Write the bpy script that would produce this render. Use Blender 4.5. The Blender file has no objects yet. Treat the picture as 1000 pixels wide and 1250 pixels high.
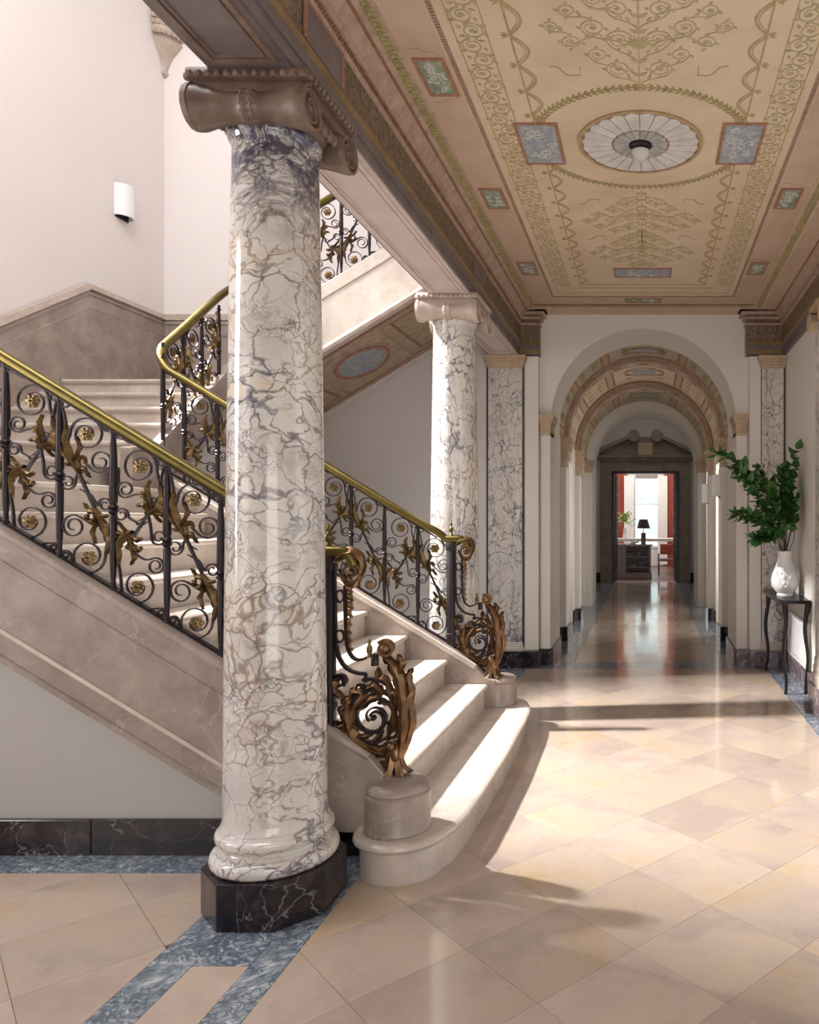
import bpy, math, random
from mathutils import Vector, Matrix
random.seed(7)
C = bpy.context.scene
COL = bpy.context.scene.collection
PI = math.pi
F, VX, VY, H = 920.0, 790.0, 632.0, 1.5

# ---------------------------------------------------------------- camera
cam = bpy.data.cameras.new('camera'); co = bpy.data.objects.new('camera', cam); COL.objects.link(co)
co.location = (0, 0, H); co.rotation_euler = (PI/2, 0, 0)
cam.sensor_fit = 'HORIZONTAL'; cam.sensor_width = 36; cam.lens = 36*F/1000
cam.shift_x = (500-VX)/1000; cam.shift_y = (VY-625)/1000; cam.clip_start = .05
C.camera = co
# ---------------------------------------------------------------- world, exposure
w = bpy.data.worlds.new('world'); C.world = w; w.use_nodes = True
w.node_tree.nodes['Background'].inputs[0].default_value = (.92, .93, .96, 1)
w.node_tree.nodes['Background'].inputs[1].default_value = .42
C.view_settings.view_transform = 'Standard'; C.view_settings.look = 'None'
C.view_settings.gamma = 1; C.view_settings.use_curve_mapping = False
C.view_settings.exposure = 0.42
def area(name, loc, target, sx, sy, power, color=(1, 1, 1), spread=180):
    l = bpy.data.lights.new(name, 'AREA'); l.shape = 'RECTANGLE'; l.size = sx; l.size_y = sy
    l.energy = power; l.color = color; l.spread = math.radians(spread)
    o = bpy.data.objects.new(name, l); COL.objects.link(o); o.location = loc
    o.rotation_euler = (Vector(target)-Vector(loc)).to_track_quat('-Z', 'Y').to_euler()
    return o
# daylight through the high stair window on the left wall (hard patch on the floor)
area('stair_window_light', (-6.4, 5.23, 6.75), (-.3, 4.4, .3), .32, .40, 540, (1, .97, .93), 100)
# soft fill added above the stairwell to lift its walls and upper stringer
area('stairwell_fill', (-3.1, 3.0, 7.2), (-3.0, 5.6, 2.6), 2.4, 2.6, 135, (1, .97, .96))
# unseen fill panels added behind the camera, at the left and at the right
area('hall_fill', (.1, -1.6, 1.3), (0, 3.6, 3.6), 2.2, 2.2, 44, (1, .96, .92))  # added fill, aimed upward to brighten the ceiling
area('near_left_fill', (-4.5, .3, 1.9), (-1.8, 3.5, 1.6), 1.6, 2.2, 15, (1, .98, .97))  # added fill for the near column and the left area
area('left_rim_fill', (-4.82, 2.2, 2.3), (-1.4, 3.0, 1.9), .8, 2.6, 34, (1, .98, .97), 110)  # added for the bright rim on the left of the near column
area('hall_side_fill', (1.9, 2.6, 2.0), (-1.2, 4.2, 1.3), 1.5, 2.0, 8, (1, .97, .93))  # weak fill added from the right side
# side windows of the far corridor
area('corridor_side_light', (1.75, 10.2, 1.6), (-1, 10.2, 1.8), 1.0, 1.8, 22, (1, .97, .92))
area('corridor_side_light_far', (1.75, 12.0, 1.6), (-1, 12.1, .2), .7, 1.8, 18, (1, .97, .92))
area('corridor_left_light', (-1.9, 10.2, 1.6), (1, 10.2, 1.8), .9, 1.8, 9, (1, .97, .92))
area('vestibule_fill', (0, 15.6, 4.4), (0, 15.6, 0), 1.5, 1.5, 7, (1, .93, .82))  # small fill added to lighten the end wall
area('far_room_fill', (-.1, 21.0, 3.98), (-.1, 21, 0), 2.6, 3, 110, (1, .98, .95))  # overhead fill added in the far room, kept out of sight

# ---------------------------------------------------------------- helpers
class MB:
    def __init__(s): s.v = []; s.f = []
    def add(s, vs, fs):
        n = len(s.v); s.v += [tuple(v) for v in vs]; s.f += [tuple(i+n for i in f) for f in fs]; return s
    def box(s, x0, x1, y0, y1, z0, z1):
        v = [(x, y, z) for z in (z0, z1) for y in (y0, y1) for x in (x0, x1)]
        return s.add(v, [(0, 2, 3, 1), (4, 5, 7, 6), (0, 1, 5, 4), (2, 6, 7, 3), (0, 4, 6, 2), (1, 3, 7, 5)])
    def cbox(s, x0, x1, y0, y1, z0, z1, c=.005):   # chamfered in plan and at the top
        def ring(i, z): return [(x0+c+i, y0+i, z), (x1-c-i, y0+i, z), (x1-i, y0+c+i, z), (x1-i, y1-c-i, z), (x1-c-i, y1-i, z), (x0+c+i, y1-i, z), (x0+i, y1-c-i, z), (x0+i, y0+c+i, z)]
        return s.loft([ring(0, z0), ring(0, z1-c), ring(c*.8, z1)])
    def loft(s, rings, cap=True, closed=True):
        n = len(rings[0]); vs = [p for r in rings for p in r]; fs = []
        m = n if closed else n-1
        for i in range(len(rings)-1):
            for j in range(m):
                k = (j+1) % n; fs.append((i*n+j, i*n+k, (i+1)*n+k, (i+1)*n+j))
        if cap and closed:
            fs.append(tuple(reversed(range(n)))); fs.append(tuple(range((len(rings)-1)*n, len(rings)*n)))
        return s.add(vs, fs)
    def prism(s, poly, axis, a, b):
        def P(p, t): return (t, p[0], p[1]) if axis == 'x' else (p[0], t, p[1]) if axis == 'y' else (p[0], p[1], t)
        return s.loft([[P(p, a) for p in poly], [P(p, b) for p in poly]])
    def lathe(s, prof, c=(0, 0, 0), n=32, axis='z'):
        rings = []
        for r, h in prof:
            ring = []
            for i in range(n):
                a = 2*PI*i/n; u, v_ = r*math.cos(a), r*math.sin(a)
                p = (u, v_, h) if axis == 'z' else (h, u, v_) if axis == 'x' else (v_, h, u)
                ring.append((p[0]+c[0], p[1]+c[1], p[2]+c[2]))
            rings.append(ring)
        return s.loft(rings)
    def sweep(s, path, sec, up=(0, 0, 1), closed=False, scale=None, cap=True):
        """sec: list of (a,b): a along side, b along the normal near 'up'"""
        path = [Vector(p) for p in path]; up = Vector(up); n = len(path); rings = []
        for i, p in enumerate(path):
            if closed: t = path[(i+1) % n]-path[i-1]
            else: t = path[min(i+1, n-1)]-path[max(i-1, 0)]
            if t.length < 1e-9: t = Vector((1, 0, 0))
            t.normalize(); sd = t.cross(up)
            if sd.length < 1e-6: sd = t.cross(Vector((1, 0, .01)))
            sd.normalize(); nn = sd.cross(t).normalized(); k = scale[i] if scale else 1
            rings.append([p+sd*(a*k)+nn*(b*k) for a, b in sec])
        if closed: rings.append(rings[0])
        return s.loft(rings, cap=cap and not closed)
    def ball(s, c, r, n=10, m=6, sz=1, sx=1, sy=1):
        rings = []
        for i in range(1, m):
            a = PI*i/m; rings.append([(c[0]+sx*r*math.sin(a)*math.cos(2*PI*j/n), c[1]+sy*r*math.sin(a)*math.sin(2*PI*j/n), c[2]-sz*r*math.cos(a)) for j in range(n)])
        k = len(s.v); s.loft(rings, cap=True); return s
WL = {}
def link(o, parent, loc):
    COL.objects.link(o)
    if parent is not None: o.parent = parent
    return o
def obj(name, mb, mat, parent=None, smooth=False, local=False, loc=None, bevel=0):
    me = bpy.data.meshes.new(name)
    off = Vector((0, 0, 0))
    if parent is not None and not local: off = WL.get(parent.name, Vector((0, 0, 0)))
    if loc is not None: off = off  # loc: world location of the object's own origin; verts given local to it
    if loc is None: me.from_pydata([tuple(Vector(v)-off) for v in mb.v], [], mb.f)
    else: me.from_pydata(mb.v, [], mb.f)
    me.materials.append(mat)
    if smooth:
        me.polygons.foreach_set('use_smooth', [True]*len(me.polygons))
        me.set_sharp_from_angle(angle=math.radians(40 if smooth is True else smooth))
    me.update()
    o = bpy.data.objects.new(name, me); COL.objects.link(o)
    if parent is not None: o.parent = parent
    if loc is not None: o.location = Vector(loc)-(off if not local else Vector((0, 0, 0)))
    WL[o.name] = Vector(loc) if loc is not None else off
    if bevel:
        b = o.modifiers.new('bevel', 'BEVEL'); b.width = bevel; b.segments = 2; b.limit_method = 'ANGLE'
    return o
def tag(o, label=None, cat=None, group=None, kind=None):
    if label: o['label'] = label
    if cat: o['category'] = cat
    if group: o['group'] = group
    if kind: o['kind'] = kind
    return o
def thing(name, loc, label, cat, group=None, rotz=0):
    o = bpy.data.objects.new(name, None); COL.objects.link(o); o.location = loc; o.rotation_euler = (0, 0, rotz)
    o.empty_display_size = .1; WL[o.name] = Vector(loc); return tag(o, label, cat, group)
def struct(name, mb, mat, smooth=False, bevel=0): return tag(obj(name, mb, mat, None, smooth, bevel=bevel), kind='structure')
def dup(o, parent=None):
    c = o.copy(); COL.objects.link(c)
    if parent is not None: c.parent = parent
    for ch in list(o.children): dup(ch, c)
    return c

# ---------------------------------------------------------------- materials
def mat_base(name, rough=.5, metal=0, color=(.5, .5, .5), coat=0):
    m = bpy.data.materials.new(name); m.use_nodes = True; nt = m.node_tree; b = nt.nodes['Principled BSDF']
    b.inputs['Roughness'].default_value = rough; b.inputs['Metallic'].default_value = metal
    b.inputs['Base Color'].default_value = (*color, 1); b.inputs['Coat Weight'].default_value = coat
    b.inputs['Coat Roughness'].default_value = .05
    return m, nt, b
def N(nt, t, **kw):
    n = nt.nodes.new(t)
    for k, v in kw.items():
        if k in ('operation', 'blend_type', 'data_type', 'feature', 'distance', 'noise_dimensions', 'wave_type', 'bands_direction'): setattr(n, k, v)
        else: n.inputs[k].default_value = v
    return n
def ramp(nt, fac, stops):
    r = nt.nodes.new('ShaderNodeValToRGB'); nt.links.new(fac, r.inputs[0]); e = r.color_ramp.elements
    while len(e) > 1: e.remove(e[0])
    e[0].position = stops[0][0]; e[0].color = (*stops[0][1], 1)
    for p, c in stops[1:]:
        q = e.new(p); q.color = (*c, 1)
    return r.outputs[0]
def g(v): return (v, v, v)
def mix(nt, fac, a, b, mode='MIX'):
    n = nt.nodes.new('ShaderNodeMix'); n.data_type = 'RGBA'; n.blend_type = mode
    for s, x in ((n.inputs[0], fac), (n.inputs[6], a), (n.inputs[7], b)):
        if hasattr(x, 'links'): nt.links.new(x, s)
        elif isinstance(x, tuple): s.default_value = (*x, 1)
        else: s.default_value = x
    return n.outputs[2]
def coords(nt, scale=(1, 1, 1), rot=(0, 0, 0), obj_random=False):
    tc = nt.nodes.new('ShaderNodeTexCoord'); mp = nt.nodes.new('ShaderNodeMapping'); nt.links.new(tc.outputs['Object'], mp.inputs[0])
    mp.inputs['Scale'].default_value = scale; mp.inputs['Rotation'].default_value = rot
    if obj_random:
        oi = nt.nodes.new('ShaderNodeObjectInfo'); mm = N(nt, 'ShaderNodeMath', operation='MULTIPLY'); mm.inputs[1].default_value = 37
        nt.links.new(oi.outputs['Random'], mm.inputs[0]); nt.links.new(mm.outputs[0], mp.inputs['Location'])
        return mp.outputs[0], oi.outputs['Random']
    return mp.outputs[0]
def noise(nt, vec, scale, detail=4, rough=.6, dist=0):
    n = N(nt, 'ShaderNodeTexNoise', Scale=scale, Detail=detail, Roughness=rough, Distortion=dist); nt.links.new(vec, n.inputs['Vector']); return n
def warp(nt, vec, scale, amt):
    n = noise(nt, vec, scale, 3); a = N(nt, 'ShaderNodeVectorMath', operation='SUBTRACT'); nt.links.new(n.outputs['Color'], a.inputs[0]); a.inputs[1].default_value = (.5, .5, .5)
    b = N(nt, 'ShaderNodeVectorMath', operation='SCALE'); b.inputs['Scale'].default_value = amt; nt.links.new(a.outputs[0], b.inputs[0])
    c = N(nt, 'ShaderNodeVectorMath', operation='ADD'); nt.links.new(vec, c.inputs[0]); nt.links.new(b.outputs[0], c.inputs[1]); return c.outputs[0]
def edges(nt, vec, scale, lo, hi):
    v = N(nt, 'ShaderNodeTexVoronoi', feature='DISTANCE_TO_EDGE', Scale=scale); nt.links.new(vec, v.inputs['Vector'])
    return ramp(nt, v.outputs['Distance'], [(lo, g(1)), (hi, g(0))])
def bump(nt, b, h, strength=.2, dist=.01):
    n = N(nt, 'ShaderNodeBump', Strength=strength, Distance=dist); nt.links.new(h, n.inputs['Height']); nt.links.new(n.outputs[0], b.inputs['Normal'])
def veins(nt, vec, scale, wlo, whi, wscale=3.0):
    v = N(nt, 'ShaderNodeTexVoronoi', feature='DISTANCE_TO_EDGE', Scale=scale); nt.links.new(vec, v.inputs['Vector'])
    nz = noise(nt, vec, wscale, 3); mr = N(nt, 'ShaderNodeMapRange'); nt.links.new(nz.outputs[0], mr.inputs[0])
    for i, x in ((1, .38), (2, .66), (3, wlo), (4, whi)): mr.inputs[i].default_value = x
    d = N(nt, 'ShaderNodeMath', operation='DIVIDE'); nt.links.new(v.outputs['Distance'], d.inputs[0]); nt.links.new(mr.outputs[0], d.inputs[1])
    return ramp(nt, d.outputs[0], [(0, g(1)), (.45, g(.7)), (1, g(0))])
def mul(nt, a, b):
    k = N(nt, 'ShaderNodeMath', operation='MULTIPLY')
    for i, x in ((0, a), (1, b)):
        if hasattr(x, 'links'): nt.links.new(x, k.inputs[i])
        else: k.inputs[i].default_value = x
    return k.outputs[0]
def calacatta(name, sc=(1, 1, 1.2), rot=(.2, .1, .3), warm=(.26, .17, .12), dark_top=False, zlo=.50, zhi=.60):
    m, nt, b = mat_base(name, .13, coat=.35)
    p = coords(nt, sc, rot); w1 = warp(nt, p, 2.6, .34); w2 = warp(nt, w1, 9, .09); w3 = warp(nt, w2, 26, .025)
    base = ramp(nt, noise(nt, w1, 2.4, 5).outputs[0], [(.30, (.52, .50, .50)), (.44, (.66, .63, .60)), (.58, (.70, .67, .62)), (.74, (.70, .58, .44))])
    z1 = ramp(nt, noise(nt, p, 1.5, 2).outputs[0], [(zlo, g(0)), (zhi, g(1))])
    vc = mix(nt, z1, warm, (.075, .07, .11))
    # soft clouds beside the veins
    fog = ramp(nt, noise(nt, w2, 4.2, 6, .72).outputs[0], [(.53, g(0)), (.66, g(.6)), (.76, g(.9))])
    c = mix(nt, fog, base, mix(nt, z1, (.42, .32, .25), (.29, .28, .32)))
    c = mix(nt, mul(nt, veins(nt, w3, 6.5, .006, .07), .85), c, vc)
    pz = ramp(nt, noise(nt, w1, 2.4, 3).outputs[0], [(.40, g(.1)), (.53, g(1))])
    c = mix(nt, mul(nt, mul(nt, veins(nt, w3, 12, .006, .11, 5), pz), .75), c, vc)
    pz2 = ramp(nt, noise(nt, w1, 3.3, 3).outputs[0], [(.52, g(0)), (.62, g(1))])
    c = mix(nt, mul(nt, mul(nt, veins(nt, w3, 30, .01, .16, 7), pz2), .8), c, (.10, .095, .14))
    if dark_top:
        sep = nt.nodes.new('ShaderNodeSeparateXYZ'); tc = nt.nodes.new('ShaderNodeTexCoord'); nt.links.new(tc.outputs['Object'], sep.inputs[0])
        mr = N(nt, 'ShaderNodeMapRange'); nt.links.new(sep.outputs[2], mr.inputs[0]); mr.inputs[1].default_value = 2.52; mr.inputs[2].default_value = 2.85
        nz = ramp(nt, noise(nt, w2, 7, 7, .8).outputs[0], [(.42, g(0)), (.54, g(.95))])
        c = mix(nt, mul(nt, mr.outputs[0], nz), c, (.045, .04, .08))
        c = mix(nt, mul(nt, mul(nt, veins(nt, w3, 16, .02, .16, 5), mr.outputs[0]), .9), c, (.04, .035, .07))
    nt.links.new(c, b.inputs['Base Color']); return m
def stone(name, c1, c2, c3, sc=6, rough=.35, coat=0, vein=None, rnd=False, bmp=.05):
    m, nt, b = mat_base(name, rough, coat=coat)
    if rnd: p, r = coords(nt, (1, 1, 1), obj_random=True)
    else: p = coords(nt); r = None
    w1 = warp(nt, p, 3, .25); n = noise(nt, w1, sc, 7, .65)
    c = ramp(nt, n.outputs[0], [(.34, c1), (.52, c2), (.68, c3)])
    if vein: c = mix(nt, veins(nt, warp(nt, w1, 9, .14), vein[0], .0004, vein[1]*3.2), c, vein[2])
    if rnd:
        hv = N(nt, 'ShaderNodeHueSaturation'); mr = N(nt, 'ShaderNodeMapRange'); nt.links.new(r, mr.inputs[0]); mr.inputs[3].default_value = .84; mr.inputs[4].default_value = 1.12
        nt.links.new(mr.outputs[0], hv.inputs['Value']); nt.links.new(c, hv.inputs['Color']); c = hv.outputs[0]
    nt.links.new(c, b.inputs['Base Color'])
    if bmp: bump(nt, b, noise(nt, p, 60, 3).outputs[0], bmp, .003)
    return m
def plain(name, c, rough=.6, metal=0, var=.06, sc=3, coat=0):
    m, nt, b = mat_base(name, rough, metal, coat=coat); p = coords(nt)
    n = noise(nt, p, sc, 4)
    nt.links.new(ramp(nt, n.outputs[0], [(.3, tuple(x*(1-var) for x in c)), (.7, tuple(min(1, x*(1+var)) for x in c))]), b.inputs['Base Color']); return m
M = {}
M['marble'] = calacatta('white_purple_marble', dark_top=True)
M['marble2'] = calacatta('veined_marble', (1.5, 1.5, .75), (.1, .45, .3), (.25, .20, .17), zlo=.36, zhi=.5)
M['plaster'] = plain('warm_white_plaster', (.76, .72, .68), .7, var=.02, sc=1)
M['plaster_st'] = plain('stairwell_plaster', (.80, .75, .73), .7, var=.02, sc=.8)
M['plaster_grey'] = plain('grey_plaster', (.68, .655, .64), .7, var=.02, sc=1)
M['stair'] = stone('pinkish_limestone', (.27, .215, .19), (.35, .285, .25), (.42, .35, .31), 5, .28, vein=(4, .007, (.42, .36, .32)))
M['tread'] = stone('pale_tread_stone', (.52, .45, .40), (.60, .53, .47), (.66, .60, .54), 6, .25)
M['base_dark'] = stone('purple_black_marble', (.005, .004, .007), (.014, .009, .014), (.06, .032, .042), 9, .13, .05, vein=(5, .006, (.17, .17, .145)))
M['base_purple'] = stone('purple_breccia', (.07, .05, .07), (.16, .12, .14), (.5, .44, .42), 14, .2, .3)
M['blue'] = stone('blue_grey_marble', (.10, .13, .17), (.25, .30, .35), (.62, .65, .66), 26, .16, .4, vein=(30, .08, (.09, .12, .17)))
M['brass'] = plain('aged_brass', (.165, .13, .042), .36, 1, .15, 10)
M['iron'] = plain('dark_bronze_iron', (.035, .026, .030), .40, .7, .2, 8)
M['gilt'] = plain('antique_gilt', (.175, .118, .055), .36, .9, .6, 40)
M['bronze'] = plain('brown_bronze', (.20, .115, .06), .35, .8, .5, 18)
M['capital'] = stone('brown_capital_stone', (.13, .085, .065), (.19, .13, .10), (.26, .18, .14), 9, .4)
M['capital2'] = stone('pale_capital_stone', (.42, .33, .27), (.5, .41, .35), (.56, .48, .42), 9, .4)
M['gold_cap'] = stone('tan_capital_stone', (.42, .30, .18), (.52, .39, .26), (.6, .47, .33), 9, .45)
M['plaster_dim'] = plain('dimmed_grey_plaster', (.47, .45, .43), .7, var=.02, sc=1)  # darker copy of the grey plaster, shade put into the under-stair wall
M['white'] = plain('white_ceramic', (.85, .85, .86), .35, var=.01)
M['glass_dome'] = plain('milk_glass', (.62, .60, .56), .2, var=.02)
M['black'] = plain('black_lacquer', (.012, .010, .012), .3, .2, .2)
M['leaf'] = plain('green_leaf', (.05, .155, .035), .4, var=.55, sc=9)
M['stem'] = plain('brown_stem', (.07, .045, .03), .6)
M['wood'] = plain('dark_red_wood', (.13, .055, .045), .35, var=.3, sc=8)
M['wood_pale'] = plain('greyed_wood', (.30, .24, .22), .4, var=.2, sc=8)
M['curtain'] = plain('red_curtain', (.36, .08, .045), .8, var=.15)
M['darkstone'] = stone('dark_door_stone', (.20, .155, .115), (.27, .215, .165), (.33, .27, .21), 5, .4)
M['shade'] = plain('dark_lampshade', (.05, .04, .04), .7)
M['grille'] = plain('white_grille', (.72, .70, .70), .45, var=.01)
M['paper'] = plain('book_paper', (.7, .66, .6), .6)
M['void'] = plain('dark_joint', (.16, .12, .09), .7)
def tile_mat():
    m, nt, b = mat_base('rose_beige_marble', .13, coat=.35)
    p, r = coords(nt, obj_random=True); w1 = warp(nt, p, 2.5, .4)
    c = ramp(nt, noise(nt, w1, 2.2, 6, .6).outputs[0], [(.36, (.42, .33, .29)), (.48, (.485, .39, .335)), (.60, (.51, .405, .315)), (.72, (.52, .365, .22))])
    c = mix(nt, ramp(nt, noise(nt, w1, 13, 6, .7).outputs[0], [(.55, g(0)), (.72, g(.45))]), c, (.46, .33, .24))
    c = mix(nt, mul(nt, veins(nt, warp(nt, w1, 7, .25), 5, .0005, .012), .4), c, (.38, .27, .21))
    hv = N(nt, 'ShaderNodeHueSaturation'); mr = N(nt, 'ShaderNodeMapRange'); nt.links.new(r, mr.inputs[0]); mr.inputs[3].default_value = .9; mr.inputs[4].default_value = 1.08
    nt.links.new(mr.outputs[0], hv.inputs['Value']); nt.links.new(c, hv.inputs['Color']); nt.links.new(hv.outputs[0], b.inputs['Base Color'])
    nr = ramp(nt, noise(nt, p, 9, 3).outputs[0], [(.3, g(.09)), (.7, g(.17))]); nt.links.new(nr, b.inputs['Roughness']); return m
M['tile'] = tile_mat()
# painted plaster of ceilings and friezes
def painted(name, c1, c2, c3, sc, rough=.6):
    m, nt, b = mat_base(name, rough); p = coords(nt); c = ramp(nt, noise(nt, warp(nt, p, 2, .3), sc, 6, .6).outputs[0], [(.35, c1), (.5, c2), (.66, c3)])
    nt.links.new(c, b.inputs['Base Color']); return m
M['ceil'] = painted('ceiling_paint', (.62, .49, .34), (.68, .55, .39), (.72, .60, .45), 2.2)
M['ceil_rose'] = painted('ceiling_rose_paint', (.53, .38, .28), (.58, .43, .32), (.61, .47, .36), 3)
M['olive'] = painted('olive_paint', (.26, .21, .09), (.36, .30, .13), (.46, .37, .18), 30)
M['ochre'] = painted('ochre_paint', (.40, .26, .13), (.47, .33, .18), (.5, .36, .2), 20)
M['umber'] = painted('umber_paint', (.20, .10, .06), (.28, .15, .09), (.33, .19, .12), 30)
M['terra'] = painted('terracotta_paint', (.30, .14, .09), (.36, .18, .12), (.42, .24, .16), 20)
M['bluepanel'] = painted('blue_painted_panel', (.24, .29, .36), (.34, .38, .42), (.52, .50, .47), 28)
M['greenpanel'] = painted('green_painted_panel', (.16, .24, .14), (.27, .34, .24), (.50, .48, .40), 26)
M['soffield'] = painted('brown_green_paint', (.34, .26, .17), (.43, .34, .23), (.50, .41, .29), 14)
M['faint'] = painted('faded_olive_paint', (.40, .33, .18), (.46, .38, .21), (.52, .43, .26), 20)
M['greenfield'] = painted('pale_green_paint', (.40, .36, .26), (.46, .42, .30), (.5, .46, .35), 12)
M['frieze'] = painted('dark_gilt_frieze', (.09, .065, .05), (.17, .12, .08), (.30, .22, .12), 45)
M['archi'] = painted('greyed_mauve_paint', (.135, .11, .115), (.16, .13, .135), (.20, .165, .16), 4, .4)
M['soffit'] = painted('soffit_paint', (.60, .50, .47), (.64, .54, .51), (.67, .57, .54), 3, .6)
M['goldline'] = plain('gilt_moulding', (.25, .16, .07), .5, .2, .25, 10)
M['fan'] = painted('white_fan_paint', (.55, .54, .52), (.64, .62, .59), (.7, .67, .63), 12)
M['fan2'] = painted('grey_fan_paint', (.34, .34, .32), (.42, .41, .38), (.5, .48, .44), 20)
M['rosemould'] = painted('rose_brown_moulding', (.36, .24, .18), (.44, .31, .24), (.50, .37, .29), 14, .5)
def emis(name, c, s, tex=False):
    m, nt, b = mat_base(name, .5, color=c); b.inputs['Emission Strength'].default_value = s; b.inputs['Emission Color'].default_value = (*c, 1)
    if tex:
        p = coords(nt); cc = ramp(nt, noise(nt, p, 3.2, 6, .7).outputs[0], [(.38, (.25, .42, .28)), (.5, (.62, .78, .80)), (.6, (.95, 1, 1))]); nt.links.new(cc, b.inputs['Emission Color'])
    return m
M['garden'] = emis('bright_garden', (.8, .9, .95), .8, True)
M['skyglass'] = emis('daylit_pane', (1, .97, .93), 2.0)

# ---------------------------------------------------------------- FLOOR
floor = struct('floor', MB().box(-4.9, 1.45, -2.2, 7.7, -.06, -.011).box(-2.2, 2.2, 7.7, 24, -.06, -.011), M['void'])
def clip(poly, x0, x1, y0, y1):
    for ax, lim, sg in ((0, x0, 1), (0, x1, -1), (1, y0, 1), (1, y1, -1)):
        out = []
        for i in range(len(poly)):
            a, b = poly[i-1], poly[i]; ia, ib = sg*(a[ax]-lim) >= 0, sg*(b[ax]-lim) >= 0
            if ia != ib:
                t = (lim-a[ax])/(b[ax]-a[ax]); out.append((a[0]+t*(b[0]-a[0]), a[1]+t*(b[1]-a[1])))
            if ib: out.append(b)
        poly = out
        if len(poly) < 3: return []
    return poly
def parea(p): return abs(sum(p[i-1][0]*p[i][1]-p[i][0]*p[i-1][1] for i in range(len(p))))/2
def field(ox, oy, d, rect, mat, skip=None, name='tile'):
    e = .0011; x0, x1, y0, y1 = rect; full = None
    for i in range(int((x0-ox)/d)-2, int((x1-ox)/d)+3):
        for j in range(int((y0-oy)/d)-2, int((y1-oy)/d)+3):
            if (i+j) % 2 == 0: continue
            cx, cy = ox+i*d, oy+j*d; q = d-e
            poly = clip([(cx-q, cy), (cx, cy-q), (cx+q, cy), (cx, cy+q)], x0+e, x1-e, y0+e, y1-e)
            if not poly or parea(poly) < .002: continue
            if skip and skip(cx, cy): continue
            loc = [(p[0]-cx, p[1]-cy) for p in poly]
            if parea(poly) > 2*q*q-1e-5 and full is not None:
                o = full.copy(); COL.objects.link(o); o.location = (cx, cy, 0); o.parent = floor
            else:
                o = obj(name, MB().prism(loc, 'z', -.011, 0), mat, floor, loc=(cx, cy, 0))
                if parea(poly) > 2*q*q-1e-5: full = o
understair = lambda x, y: x < -1.15 and 3.6 < y < 5.2
field(-.0456, 2.62, .2925, (-1.205, 1.18, .9, 7.48), M['tile'], understair)
field(-1.69, 2.64, .2925, (-4.85, -1.673, 1.2, 3.18), M['tile'])
field(-.037, 8.2, .33, (-.75, .68, 7.84, 17.6), M['tile'])
def slabs(x0, x1, y0, y1, n, axis, mat=None, name='border_slab', z=0):
    for k in range(n):
        a, b = k/n, (k+1)/n; e = .001
        if axis == 'x': m_ = MB().box(x0+(x1-x0)*a+e, x0+(x1-x0)*b-e, y0+e, y1-e, -.011, z)
        else: m_ = MB().box(x0+e, x1-e, y0+(y1-y0)*a+e, y0+(y1-y0)*b-e, -.011, z)
        obj(name, m_, mat or M['blue'], floor)
slabs(-1.673, -1.522, 1.2, 2.9, 3, 'y'); slabs(-1.33, -1.205, 1.2, 2.9, 3, 'y')
slabs(-1.522, -1.33, 2.52, 2.9, 1, 'y'); slabs(-1.522, -1.33, 1.2, 2.52, 3, 'y', M['tile'], 'tile')
slabs(-4.85, -1.673, 3.18, 3.40, 5, 'x'); slabs(-1.673, -1.205, 2.9, 3.4, 1, 'x')
slabs(-1.673, -1.205, 5.0, 7.48, 3, 'y'); slabs(1.18, 1.42, .9, 7.7, 8, 'y'); slabs(-1.673, 1.18, 7.48, 7.84, 7, 'x')
slabs(-1.05, -.75, 7.84, 17.6, 9, 'y'); slabs(.68, .98, 7.84, 17.6, 9, 'y')
slabs(-.75, .68, 17.6, 17.9, 1, 'x', M['darkstone'], 'threshold')
obj('far_room_boards', MB().box(-2, 2, 17.9, 24, -.011, 0), M['wood'], floor)
obj('near_slab', MB().box(-4.85, 1.4, -2.2, .9, -.011, 0).box(-4.85, -1.673, .9, 1.2, -.011, 0), M['tile'], floor)

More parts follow.
